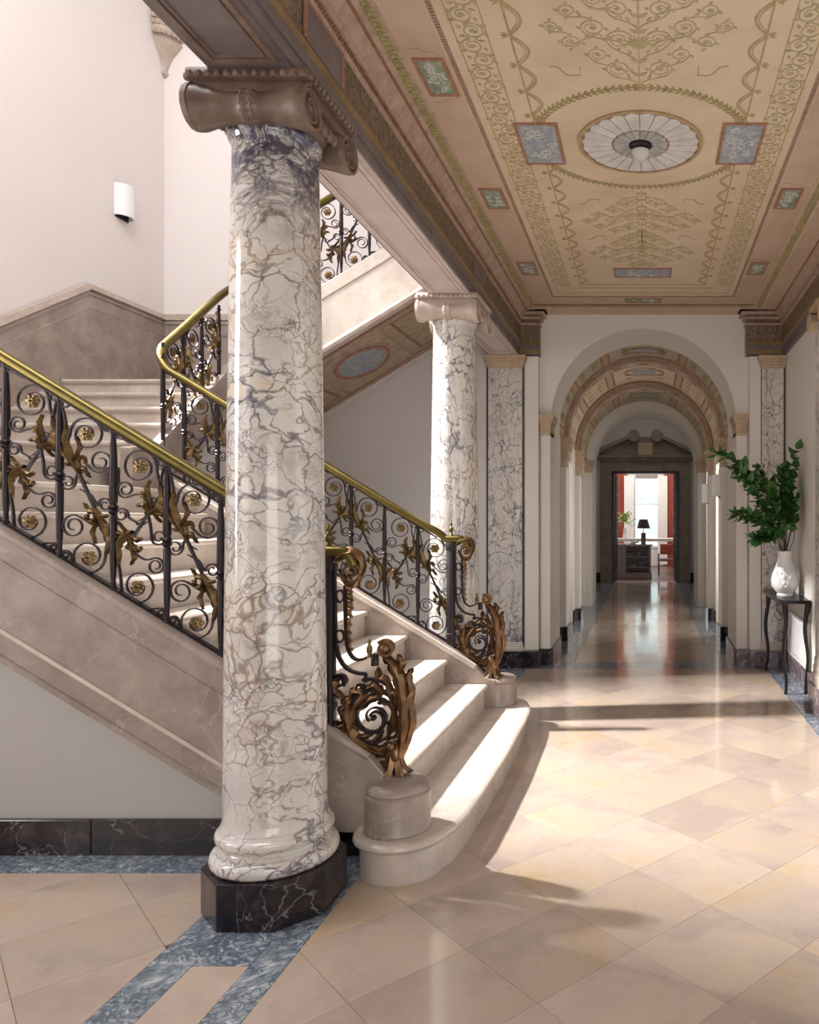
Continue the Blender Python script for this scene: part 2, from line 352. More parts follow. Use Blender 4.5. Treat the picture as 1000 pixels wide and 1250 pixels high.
# ---------------------------------------------------------------- ROOM SHELL
AX = -.037
def arch_wall(x0, x1, z1, cx, R, zs, y0, y1, hw=None):
    hw = hw or R; mb = MB(); n = 32
    A = [(cx-hw, 0), (cx-hw, zs)] + [(cx-R*math.cos(PI*i/n), zs+R*math.sin(PI*i/n)) for i in range(n+1)] + [(cx+hw, zs), (cx+hw, 0)]
    O = []
    for (x, z) in A:   # matching outer ring
        pass
    outer = [(x0, 0), (x0, zs)] + [None]*(n+1) + [(x1, zs), (x1, 0)]
    for i in range(n+1):
        a = PI*i/n; dx, dz = -math.cos(a), math.sin(a)
        t = 1e9
        if dx < -1e-6: t = min(t, (x0-cx)/dx)
        if dx > 1e-6: t = min(t, (x1-cx)/dx)
        if dz > 1e-6: t = min(t, (z1-zs)/dz)
        outer[2+i] = (cx+dx*t, zs+dz*t)
    for y, fl in ((y0, 0), (y1, 1)):
        for i in range(len(A)-1):
            q = [(A[i][0], y, A[i][1]), (A[i+1][0], y, A[i+1][1]), (outer[i+1][0], y, outer[i+1][1]), (outer[i][0], y, outer[i][1])]
            mb.add(q, [(0, 1, 2, 3) if fl else (3, 2, 1, 0)])
        for sx in (x0, x1):   # corner triangles
            k = min(range(n+1), key=lambda i: abs(math.degrees(math.atan2(z1-zs, abs(sx-cx))) - (180-180*i/n if sx > cx else 180*i/n)))
            pass
    for i in range(len(A)-1):
        mb.add([(A[i][0], y0, A[i][1]), (A[i+1][0], y0, A[i+1][1]), (A[i+1][0], y1, A[i+1][1]), (A[i][0], y1, A[i][1])], [(0, 1, 2, 3)])
    # fill up to the corners with slim prisms above the fan
    for sx, s in ((x0, -1), (x1, 1)):
        ang = math.atan2(z1-zs, abs(sx-cx)); i0 = int(ang/PI*n); i1 = i0+1
        def pt(i):
            i = i if s < 0 else n-i; return outer[2+i]
        a, b = pt(i0), pt(i1)
        mb.add([(a[0], y0, a[1]), (sx, y0, z1), (b[0], y0, b[1]), (a[0], y1, a[1]), (sx, y1, z1), (b[0], y1, b[1])], [(0, 1, 2), (5, 4, 3)])
    return mb
wf = struct('wall_far', arch_wall(-1.62, 1.46, 3.70, AX, .945, 2.49, 7.70, 8.45), M['plaster'])
struct('wall_left', MB().box(-5.0, -4.87, -2.2, 4.68, 0, 7.4).box(-5.0, -4.87, 5.64, 7.6, 0, 7.4).box(-5.0, -4.87, 4.68, 5.64, 0, 4.3).box(-5.0, -4.87, 4.68, 5.64, 5.75, 7.4), M['plaster_st'])
struct('wall_back', MB().box(-5.0, -1.62, 7.60, 7.75, 0, 7.4), M['plaster_st'])
struct('wall_right', MB().box(1.40, 1.55, 4.0, 7.70, 0, 3.7).box(1.40, 1.55, -2.2, 1.2, 0, 3.7).box(1.40, 1.55, 1.2, 4.0, 3.1, 3.7), M['plaster'])
struct('wall_above_beam', MB().box(-1.60, -1.30, -2.2, 7.6, 3.65, 7.4), M['plaster_st'])
struct('wall_near', MB().box(-5.0, -1.4, -2.35, -2.2, 0, 7.4).box(1.2, 1.55, -2.35, -2.2, 0, 3.7).box(-1.4, 1.2, -2.35, -2.2, 3.2, 3.7), M['plaster'])
struct('ceiling_stairwell', MB().box(-5.0, -1.3, -2.2, 2.6, 7.4, 7.5).box(-5.0, -1.3, 6.6, 7.7, 7.4, 7.5).box(-5, -4.5, 2.6, 6.6, 7.4, 7.5).box(-1.7, -1.3, 2.6, 6.6, 7.4, 7.5), M['plaster_st'])
# window in the left wall (just out of frame) that lets the daylight in
w1 = struct('window_1', MB().box(-4.95, -4.90, 4.68, 4.70, 4.3, 5.75).box(-4.95, -4.90, 5.62, 5.64, 4.3, 5.75).box(-4.95, -4.90, 4.7, 5.62, 4.3, 4.32).box(-4.95, -4.90, 4.7, 5.62, 5.73, 5.75), M['white'])

# ---------------------------------------------------------------- baseboards
bl = struct('baseboard_stair', MB().box(-4.87, -1.15, 3.37, 3.385, 0, .155), M['base_dark'])
for k in range(6): obj('marble_block', MB().cbox(-4.87+k*.6+.001, -4.87+(k+1)*.6-.001, 3.345, 3.37, 0, .157, .004), M['base_dark'], bl)
br = struct('baseboard_right', MB().box(1.385, 1.40, 4.0, 7.7, 0, .18), M['base_purple'])
for k in range(6): obj('marble_block', MB().cbox(1.365, 1.386, 4.0+k*.6, 4.0+(k+1)*.6-.002, 0, .185, .004), M['base_purple'], br)
bf = struct('baseboard_far', MB().box(-1.6, AX-.945, 7.67, 7.70, 0, .17).box(AX+.945, 1.4, 7.67, 7.7, 0, .17), M['base_dark'])
for x0, x1, m_ in ((-1.60, -1.235, 'base_dark'), (-1.235, -1.09, 'base_dark'), (-1.09, -.982, 'base_dark'), (.908, 1.03, 'base_purple'), (1.03, 1.14, 'base_purple'), (1.14, 1.36, 'base_purple')):
    obj('marble_block', MB().cbox(x0, x1, 7.52 if x0 not in (-1.09, .908) else 7.64, 7.68, 0, .17, .005), M[m_], bf)
for sx in (-.982, .908):
    obj('marble_block', MB().box(min(sx, sx+(-.02 if sx > 0 else .02)), max(sx, sx+(-.02 if sx > 0 else .02)), 7.7, 8.45, 0, .17), M['base_dark'], bf)

# ---------------------------------------------------------------- STAIRCASE
SL = .61; NX, NZ = -.82, .17
def nose(x): return NZ+(NX-x)*SL
stc = thing('staircase', (-1.0, 4.3, 0), 'pale limestone staircase rising left behind the big column and turning up to the right', 'staircase')
def outline(off, back=-1.25):
    pts = []; r = .175+off
    for i in range(13):
        a = PI+ (PI*150/180)*i/12; pts.append((-1.05+r*math.cos(a), 3.24+r*math.sin(a)))
    pts += [(-.856+off, 3.27), (-.835+off*1.0, 3.42), (-.825+off, 3.7), (-.815+off, 4.3), (-.825+off, 4.95), (-.835+off, 5.2), (-.856+off, 5.36)]
    for i in range(13):
        a = PI*30/180 + (PI*150/180)*(i)/12; pts.append((-1.05+r*math.cos(a)*1.0, 5.40+r*math.sin(a)))
    pts[-13-0] = pts[-13]
    return pts
def lay(prof, mb=None):
    mb = mb or MB(); mb.loft([[(x, y, z) for x, y in outline(o)] for o, z in prof]); return mb
obj('riser', lay([(0, 0), (0, .135)]), M['tread'], stc, smooth=35)
obj('tread', lay([(0, .128), (.012, .131), (.024, .140), (.028, .150), (.024, .161), (.012, .169), (0, .17)]), M['tread'], stc, smooth=35)
def tread_prof(x, z, back, t=.035):
    return [(x, z-t*.5), (x-.004, z-t*.15), (x-.012, z), (back, z), (back, z-t), (x-.012, z-t), (x-.004, z-t*.85)]
xs = [NX, -1.11] + [-1.11-.2786*k for k in range(1, 10)]   # eleven nosings; the last is the platform
for k in range(1, 11):
    x, z = xs[k], NZ*(k+1); nx = xs[k+1] if k < 10 else x
    if k < 10: obj('tread', MB().prism(tread_prof(x, z, xs[k+1]-.03), 'y', 3.38, 5.26), M['tread'], stc)
    obj('riser', MB().box(x-.045, x-.025, 3.38, 5.26, z-.17, z-.033), M['tread'], stc)
PX = xs[10]; PZ = NZ*11     # platform 1.87
obj('landing', MB().prism(tread_prof(PX, PZ, -4.87), 'y', 3.38, 5.0).box(-4.87, -3.5, 5.0, 5.3, PZ-.035, PZ), M['tread'], stc)
RZ2 = .156
for k in range(5):
    y = 6.24-.2786*(4-k); z = PZ+RZ2*(k+1)
    obj('riser', MB().box(-4.86, -3.46, y+.025, y+.045, z-RZ2, z-.033), M['tread'], stc)
    if k < 4: obj('tread', MB().prism([(p[0], p[1]) for p in [(y, z-.018), (y+.004, z-.005), (y+.012, z), (y+.31, z), (y+.31, z-.035), (y+.012, z-.035), (y+.004, z-.03)]], 'x', -4.86, -3.46), M['tread'], stc)
LZ = PZ+5*RZ2                # 2.65
obj('landing', MB().prism([(6.24, LZ-.018), (6.244, LZ-.005), (6.252, LZ), (7.6, LZ), (7.6, LZ-.035), (6.252, LZ-.035)], 'x', -4.86, -3.4), M['tread'], stc)
for k in range(10):
    x = -3.35+.2786*k; z = LZ+.17*(k+1)
    obj('tread', MB().prism([(x, z-.035), (x, z), (x+.31, z), (x+.31, z-.035)], 'y', 6.38, 7.6), M['tread'], stc)
    obj('riser', MB().box(x+.02, x+.04, 6.38, 7.6, z-.17, z-.03), M['tread'], stc)
# stringers of the first flight
def stringer(y0, y1, depth, wall_to=None):
    top = [(-3.75, nose(-3.62)+.085), (-3.62, nose(-3.62)+.085)] + [(x, nose(x)+.085) for x in (-3, -2, -1.45, -1.34)] + [(-1.26, nose(-1.26)+.075), (-1.19, nose(-1.19)+.06), (-1.13, .385), (-1.06, .365)]
    bot = [(-1.06, .0 if depth > 9 else .14), (-1.30, .14 if depth < 9 else 0), (-1.55, max(.157, nose(-1.55)+.085-depth) if depth < 9 else 0), (-3.62, nose(-3.62)+.085-depth if depth < 9 else 0), (-3.75, nose(-3.62)+.085-depth if depth < 9 else 0)]
    return MB().prism(top+bot, 'y', y0, y1)
so = obj('stringer', stringer(3.25, 3.39, .57), M['stair'], stc, bevel=.006)
def sline(h, w, t, name, mat, yf=3.25, sub=so):
    pts = [(x, yf, nose(x)+h) for x in (-3.6, -2.5, -1.5, -1.2)]
    obj(name, MB().sweep(pts, [(-w, -t), (w, -t), (w, t), (-w, t)], up=(0, -1, 0)), mat, sub)
obj('moulding', MB().sweep([(x, 3.247, nose(x)+.067) for x in (-3.6, -1.2)], [(-.018, 0), (.018, 0), (.014, .010), (0, .015), (-.014, .010)], up=(0, -1, 0)), M['stair'], so)
obj('moulding', MB().sweep([(x, 3.248, nose(x)-.055) for x in (-3.6, -1.3)], [(-.004, 0), (.004, 0), (.003, .004), (-.003, .004)], up=(0, -1, 0)), M['stair'], so)
obj('moulding', MB().sweep([(x, 3.248, nose(x)-.355) for x in (-3.6, -1.72)], [(-.008, 0), (.008, 0), (.008, .006), (-.008, .006)], up=(0, -1, 0)), M['tread'], so)
obj('moulding', MB().sweep([(x, 3.247, nose(x)-.475) for x in (-3.6, -1.66)], [(-.012, 0), (.012, 0), (.009, .012), (-.009, .012)], up=(0, -1, 0)), M['stair'], so)
sf = obj('stringer', stringer(5.255, 5.41, 99), M['stair'], stc, bevel=.006)
obj('moulding', MB().sweep([(x, 5.253, nose(x)+.06) for x in (-3.5, -1.2)], [(-.02, 0), (.02, 0), (.014, .008), (-.014, .008)], up=(0, -1, 0)), M['tread'], sf)
# wall below the first flight (grey) and below platform
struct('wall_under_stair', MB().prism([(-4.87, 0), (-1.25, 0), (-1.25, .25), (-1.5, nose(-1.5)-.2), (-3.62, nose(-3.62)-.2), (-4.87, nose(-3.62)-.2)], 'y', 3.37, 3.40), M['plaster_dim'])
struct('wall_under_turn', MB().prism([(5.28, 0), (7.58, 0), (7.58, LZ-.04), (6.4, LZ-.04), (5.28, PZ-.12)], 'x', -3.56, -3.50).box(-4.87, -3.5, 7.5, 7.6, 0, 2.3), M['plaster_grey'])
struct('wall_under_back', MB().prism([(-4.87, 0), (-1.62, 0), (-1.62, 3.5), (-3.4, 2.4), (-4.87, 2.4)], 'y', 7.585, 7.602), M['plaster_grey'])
# stringer of the turning flight
stt = obj('stringer', MB().prism([(5.0, PZ-.25), (5.0, PZ+.1), (5.28, PZ+.14), (6.24, LZ+.12), (6.42, LZ+.15), (6.42, LZ-.27), (6.24, LZ-.30), (5.28, PZ-.25)], 'x', -3.50, -3.42), M['stair'], stc, bevel=.006)
# upper flight
def up2(x): return 3.41+(x+2.70)*SL
stu = obj('stringer', MB().prism([(-3.50, LZ-.27), (-3.50, LZ+.15), (-3.42, LZ+.17), (-3.3, up2(-3.3)+.05), (-1.5, up2(-1.5)+.05), (-1.5, up2(-1.5)-.53), (-3.22, up2(-3.22)-.53)], 'y', 6.30, 6.38), M['tread'], stc, bevel=.006)
obj('moulding', MB().sweep([(x, 6.298, up2(x)-.07) for x in (-3.3, -1.5)], [(-.006, 0), (.006, 0), (.006, .006), (-.006, .006)], up=(0, -1, 0)), M['capital2'], stu)
obj('moulding', MB().sweep([(x, 6.297, up2(x)-.505) for x in (-3.2, -1.5)], [(-.03, 0), (.03, 0), (.024, .012), (0, .02), (-.024, .012)], up=(0, -1, 0)), M['capital2'], stu)
def soz(x): return up2(x)-.53
sp = [(-4.2, soz(-3.3)-.34), (-3.7, soz(-3.3)-.16), (-3.3, soz(-3.3)+.01), (-1.5, soz(-1.5))]
sof = obj('soffit', MB().prism(sp+[(-1.5, soz(-1.5)+.05), (-3.3, soz(-3.3)+.06), (-4.2, soz(-3.3)-.28)], 'y', 6.30, 7.60), M['rosemould'], stc)
def on_soffit(pts, w, mat, name, t=.004):   # pts: (x,y) in plan
    return obj(name, MB().sweep([(x, y, soz(x)-.003) for x, y in pts], [(-w, -t), (w, -t), (w, t), (-w, t)], up=(-.52, 0, .85)), mat, sof)
for (a, b) in ((-3.25, -2.96), (-2.92, -2.31), (-2.26, -1.80)):
    for i0, ma, ins in ((0, 'soffield', 0),):
        q = [(a, 6.42), (b, 6.42), (b, 7.46), (a, 7.46)]
        obj('painted_field', MB().loft([[(x, y, soz(x)-.004) for x, y in q], [(x, y, soz(x)+.01) for x, y in q]]), M[ma], sof)
    if a == -2.92: continue
    q = [(a+.05, 6.50), (b-.05, 6.50), (b-.05, 7.38), (a+.05, 7.38)]
    obj('painted_border', MB().sweep([(x, y, soz(x)-.006) for x, y in q], [(-.014, -.004), (.014, -.004), (.014, .004), (-.014, .004)], up=(-.52, 0, .85), closed=True), M['umber'], sof)
cx_, cy_ = -2.61, 6.92
el = lambda rx, ry, dz: [(cx_+rx*math.cos(2*PI*i/32), cy_+ry*math.sin(2*PI*i/32), soz(cx_+rx*math.cos(2*PI*i/32))-dz) for i in range(32)]
obj('oval_medallion', MB().loft([el(.25, .36, .012), el(.25, .36, 0)]), M['rosemould'], sof)
obj('oval_picture', MB().loft([el(.18, .27, .016), el(.18, .27, .008)]), M['bluepanel'], sof)
obj('oval_border', MB().sweep([Vector(p) for p in el(.215, .315, .014)], [(-.018, -.006), (.018, -.006), (.018, .006), (-.018, .006)], up=(-.52, 0, .85), closed=True), M['terra'], sof)
for a, mb_ in ((6.40, 'terra'), (7.48, 'terra')):
    on_soffit([(-3.3, a), (-1.5, a)], .014, M[mb_], 'painted_line')
# stone drums at the foot of both stringers
for y in (3.24, 5.40):
    d_ = obj('drum_pedestal', MB().lathe([(.138, .17), (.142, .178), (.136, .19), (.135, .325), (.128, .333), (.135, .342), (.132, .356), (.118, .368), (.06, .376), (.001, .378)], (-1.07, y, 0), 40), M['stair'], stc, smooth=True)
# dado
def dado():
    o = struct('trim_1', MB().prism([(2.9, PZ), (2.9, 2.62), (5.12, 2.62), (6.54, 3.48), (7.6, 3.48), (7.6, LZ), (6.24, LZ), (5.0, PZ)], 'x', -4.872, -4.85).box(-4.87, -3.45, 7.575, 7.6, LZ, 3.48), M['stair'])
    pth = [(-4.86, 2.9, 2.62), (-4.86, 5.12, 2.62), (-4.86, 6.54, 3.48), (-4.86, 7.58, 3.48)]
    for nm, dz, hw, pr in (('dado_cap', .03, .03, .035), ('dado_moulding', -.025, .016, .022), ('dado_line', -.15, .006, .013)):
        q = [(p[0], p[1], p[2]+dz) for p in pth]
        obj(nm, MB().sweep(q, [(-hw, 0), (hw, 0), (hw*.8, pr), (0, pr*.8), (-hw*.8, pr*.6)], up=(1, 0, 0)), M['capital2' if nm == 'dado_cap' else 'stair'], o)
        obj(nm, MB().box(-4.86, -3.45, 7.60-.02-pr*.8, 7.6, 3.48+dz-hw, 3.48+dz+hw), M['capital2' if nm == 'dado_cap' else 'stair'], o)
dado()

# ---------------------------------------------------------------- IRON BALUSTRADES
def arc_scroll(c, r, a0, turns, sgn=1, rin=.28, n=None):
    n = n or int(14*turns)+4; out = []
    for i in range(n+1):
        t = i/n; rr = r*(1-(1-rin)*t**1.7) if turns > 1.05 else r*(1-.25*t); a = a0+sgn*2*PI*turns*t
        out.append((c[0]+rr*math.cos(a), c[1]+rr*math.sin(a)))
    return out
def bez(p0, p1, p2, p3, n=8):
    return [tuple((1-t)**3*p0[k]+3*(1-t)**2*t*p1[k]+3*(1-t)*t*t*p2[k]+t**3*p3[k] for k in (0, 1)) for t in [i/n for i in range(n+1)]]
def scroll(start, sdir, c, r, a0, turns, sgn, rin=.3):
    s = arc_scroll(c, r, a0, turns, sgn, rin); p3 = s[0]; tg = (-math.sin(a0)*sgn, math.cos(a0)*sgn)
    L = math.dist(start, p3)*.42
    b = bez(start, (start[0]+sdir[0]*L, start[1]+sdir[1]*L), (p3[0]-tg[0]*L, p3[1]-tg[1]*L), p3)
    return b[:-1]+s
def bar(mb, pts2, w=.0035, d=.007, y=0, taper=True):
    n = len(pts2); sc = [1-.35*(i/n) for i in range(n)] if taper else None
    mb.sweep([(x, y, z) for x, z in pts2], [(-w, -d), (w, -d), (w, d), (-w, d)], up=(0, 1, 0), scale=sc)
def leaf(mb, pts2, W, lobes=4, y=0, bulge=.012, n=14, thick=.0025, one=0):
    """acanthus leaf lying in the xz plane along pts2 with serrated lobes"""
    P = []; L = len(pts2)-1
    for i in range(n+1):
        t = i/n*L; k = min(int(t), L-1); f = t-k
        P.append(Vector((pts2[k][0]*(1-f)+pts2[k+1][0]*f, y, pts2[k][1]*(1-f)+pts2[k+1][1]*f)))
    rows = [[], []]
    for i in range(n+1):
        t = i/n; tg = P[min(i+1, n)]-P[max(i-1, 0)]; tg.normalize(); sd = Vector((-tg.z, 0, tg.x))
        ww = W*(math.sin(PI*min(1, t*.88+.1))**.7)*(.62+.38*abs(math.sin(PI*lobes*t+.3)))*(1 if t < .97 else .2)
        for side, s_ in ((0, -1), (1, 1)):
            row = []
            for s in (-1, -.5, 0, .5, 1):
                yy = bulge*(1-abs(s)**1.5)+(.003 if s == 0 else 0)-bulge*.5*t*t
                row.append(P[i]+sd*(s*ww)+tg*(abs(s)*ww*.35)+Vector((0, s_*(thick+yy), 0)))
            rows[side].append(row)
    for side in (0, 1):
        vs = [v for r in rows[side] for v in r]; fs = []
        for i in range(n):
            for j in range(4):
                q = (i*5+j, i*5+j+1, (i+1)*5+j+1, (i+1)*5+j); fs.append(q if side else q[::-1])
        mb.add(vs, fs)
    for j in (0, 4):
        vs = [rows[0][i][j] for i in range(n+1)]+[rows[1][i][j] for i in range(n+1)]
        mb.add(vs, [(i, i+1, n+1+i+1, n+1+i) for i in range(n)])
def rosette(mb, cx, cz, r, y=0):
    for s in (-1, 1):
        for ring, k, rr, rad in ((0, 6, .62, .42), (1, 5, .3, .34)):
            for i in range(k):
                a = 2*PI*i/k+ring*.5; mb.ball((cx+r*rr*math.cos(a), y+s*(.004+.006*ring), cz+r*rr*math.sin(a)), r*rad, 6, 4, sy=.45)
    mb.ball((cx, y, cz), r*.25, 6, 4, sy=3)
PW, PH = .236, .715
U = 942.0
def Bz(x): return -SL*x
def panel_geo(flip):
    """returns bars, rosettes (2), leaves (2) for a panel; local x downhill, z up, origin at the uphill foot"""
    f = (lambda dx: PW-dx) if flip else (lambda dx: dx)
    def Pt(dx, h):
        x = f(dx/U); return (x, Bz(x)+h/U)
    sg = -1 if flip else 1
    def A(a): return PI-a if flip else a
    b = MB()
    c1 = Pt(45, 445) if not flip else Pt(40, 480); c2 = Pt(178, 232) if not flip else Pt(168, 200)
    D = 0 if not flip else 1
    bar(b, [c1, c2], .0055, .007, taper=False)
    # upper half
    def sc_(st, sd, ce, r, a0, turns, s): bar(b, scroll(st, (sd[0]*sg, sd[1]), ce, r/U, A(a0), turns, s*sg))
    sc_(Pt(22, 470), (-.3, 1), Pt(112, 570), 70, PI, 1.55, -1)
    sc_(c1, (.8, .2), Pt(170, 492) if not D else Pt(172, 440), 46 if not D else 34, PI*1.35, 1.6, 1)
    sc_(Pt(80, 400), (-.2, -1), Pt(34, 325), 31, 0, 1.5, -1)
    sc_(Pt(120, 325), (.2, .9), Pt(188, 325), 27, PI, 1.4, -1)
    sc_(c2, (-.8, -.2), Pt(58, 158) if not D else Pt(46, 200), 46 if not D else 34, PI*.35, 1.6, 1)
    sc_(Pt(198, 195), (.2, -1), Pt(120, 70), 70, 0, 1.55, -1)
    sc_(Pt(22, 470), (.1, 1), Pt(24, 640), 16, PI*1.1, 1.0, -1)
    sc_(Pt(150, 645), (.7, .2), Pt(200, 650), 15, PI*1.5, 1.2, 1)
    sc_(Pt(70, 8), (-.7, 0), Pt(26, 22), 15, PI*.5, 1.2, 1)
    for f_, d_ in ((.35, (.75, .1)), (.55, (-.75, -.1))):
        p = (c1[0]+(c2[0]-c1[0])*f_, c1[1]+(c2[1]-c1[1])*f_); b.ball((p[0], 0, p[1]), .009, 6, 4)
        sx_ = sg*d_[0]; bar(b, [p, (p[0]+sx_*.045, p[1]+(.02 if d_[0] < 0 else -.02))], .0022, .004)
        for k in range(1, 6): b.ball((p[0]+sx_*.0095*k, 0, p[1]+(.0042 if d_[0] < 0 else -.0042)*k), .0058-.0005*k, 6, 4)
    ros = []
    for dx, h in ((112, 570), (122, 66)):
        m_ = MB(); x, z = Pt(dx, h); rosette(m_, x, z, 30/U); ros.append(m_)
    lv = []
    m_ = MB()
    leaf(m_, [Pt(78, 395), Pt(40, 440), Pt(18, 500), Pt(30, 560)], 22/U, 4)
    leaf(m_, [Pt(85, 390), Pt(75, 440), Pt(98, 470), Pt(112, 455)], 13/U, 3)
    leaf(m_, [Pt(60, 420), Pt(40, 400), Pt(20, 395)], 10/U, 2); m_.ball((*[Pt(103, 455)[0], 0], Pt(103, 455)[1]), 12/U, 6, 4)
    lv.append(m_)
    m_ = MB()
    leaf(m_, [Pt(142, 285), Pt(180, 240), Pt(204, 190), Pt(196, 120)], 22/U, 4)
    leaf(m_, [Pt(150, 275), Pt(148, 230), Pt(122, 215), Pt(108, 232)], 13/U, 3)
    leaf(m_, [Pt(165, 265), Pt(185, 275), Pt(205, 290)], 10/U, 2); m_.ball((Pt(112, 232)[0], 0, Pt(112, 232)[1]), 12/U, 6, 4)
    lv.append(m_)
    for m__, q in ((lv[0], ((70, 400, 100, 420, 128, 400), (60, 430, 85, 500, 70, 540), (55, 415, 15, 430, 5, 470))), (lv[1], ((155, 270, 125, 260, 100, 280), (160, 245, 135, 180, 150, 140), (165, 255, 205, 240, 218, 205)))):
        for a_ in q: leaf(m__, [Pt(a_[0], a_[1]), Pt(a_[2], a_[3]), Pt(a_[4], a_[5])], 13/U, 3)
    return b, ros, lv
def baluster_mb(h=PH+.02):
    r = [(.008, 0), (.015, 0), (.015, .012), (.009, .02), (.008, .05), (.011, .10), (.0135, h*.44), (.010, h*.455), (.018, h*.47), (.012, h*.482), (.019, h*.50), (.011, h*.515), (.0145, h*.54), (.0125, h*.8), (.008, h-.05), (.014, h-.035), (.009, h-.02), (.009, h)]
    return MB().lathe([(a*1.18, b) for a, b in r], n=10)
PROTO = {}
def place_panel(root, kind, at, rz):
    if kind not in PROTO:
        b, ros, lv = panel_geo(kind)
        o = obj('scroll_panel', b, M['iron'], root, smooth=50, local=True)
        for m_ in ros: tag(obj('rosette', m_, M['gilt'], o, smooth=60, local=True), 'gilded rosette in the scroll')
        for m_ in lv: tag(obj('acanthus_leaf', m_, M['gilt'], o, smooth=60, local=True), 'gilded acanthus leaf')
        PROTO[kind] = o
    else: o = dup(PROTO[kind], root)
    o.location = Vector(at)-WL[root.name]; o.rotation_euler = (0, 0, rz); return o
def place_baluster(root, at):
    if 'bal' not in PROTO: PROTO['bal'] = obj('baluster', baluster_mb(), M['iron'], root, smooth=45, local=True); o = PROTO['bal']
    else: o = PROTO['bal'].copy(); COL.objects.link(o); o.parent = root
    o.location = Vector(at)-WL[root.name]; return o
RAIL = [(-.030, -.012), (-.026, -.022), (0, -.026), (.026, -.022), (.030, -.012), (.034, .000), (.030, .014), (.018, .022), (0, .025), (-.018, .022), (-.030, .014), (-.034, 0)]
BOT = [(-.014, -.004), (.014, -.004), (.014, .004), (-.014, .004)]
RH = .815
def chaikin(p, n=3):
    for _ in range(n):
        q = [p[0]]
        for a, b in zip(p, p[1:]): q += [tuple(.75*a[k]+.25*b[k] for k in range(3)), tuple(.25*a[k]+.75*b[k] for k in range(3))]
        p = q+[p[-1]]
    return p
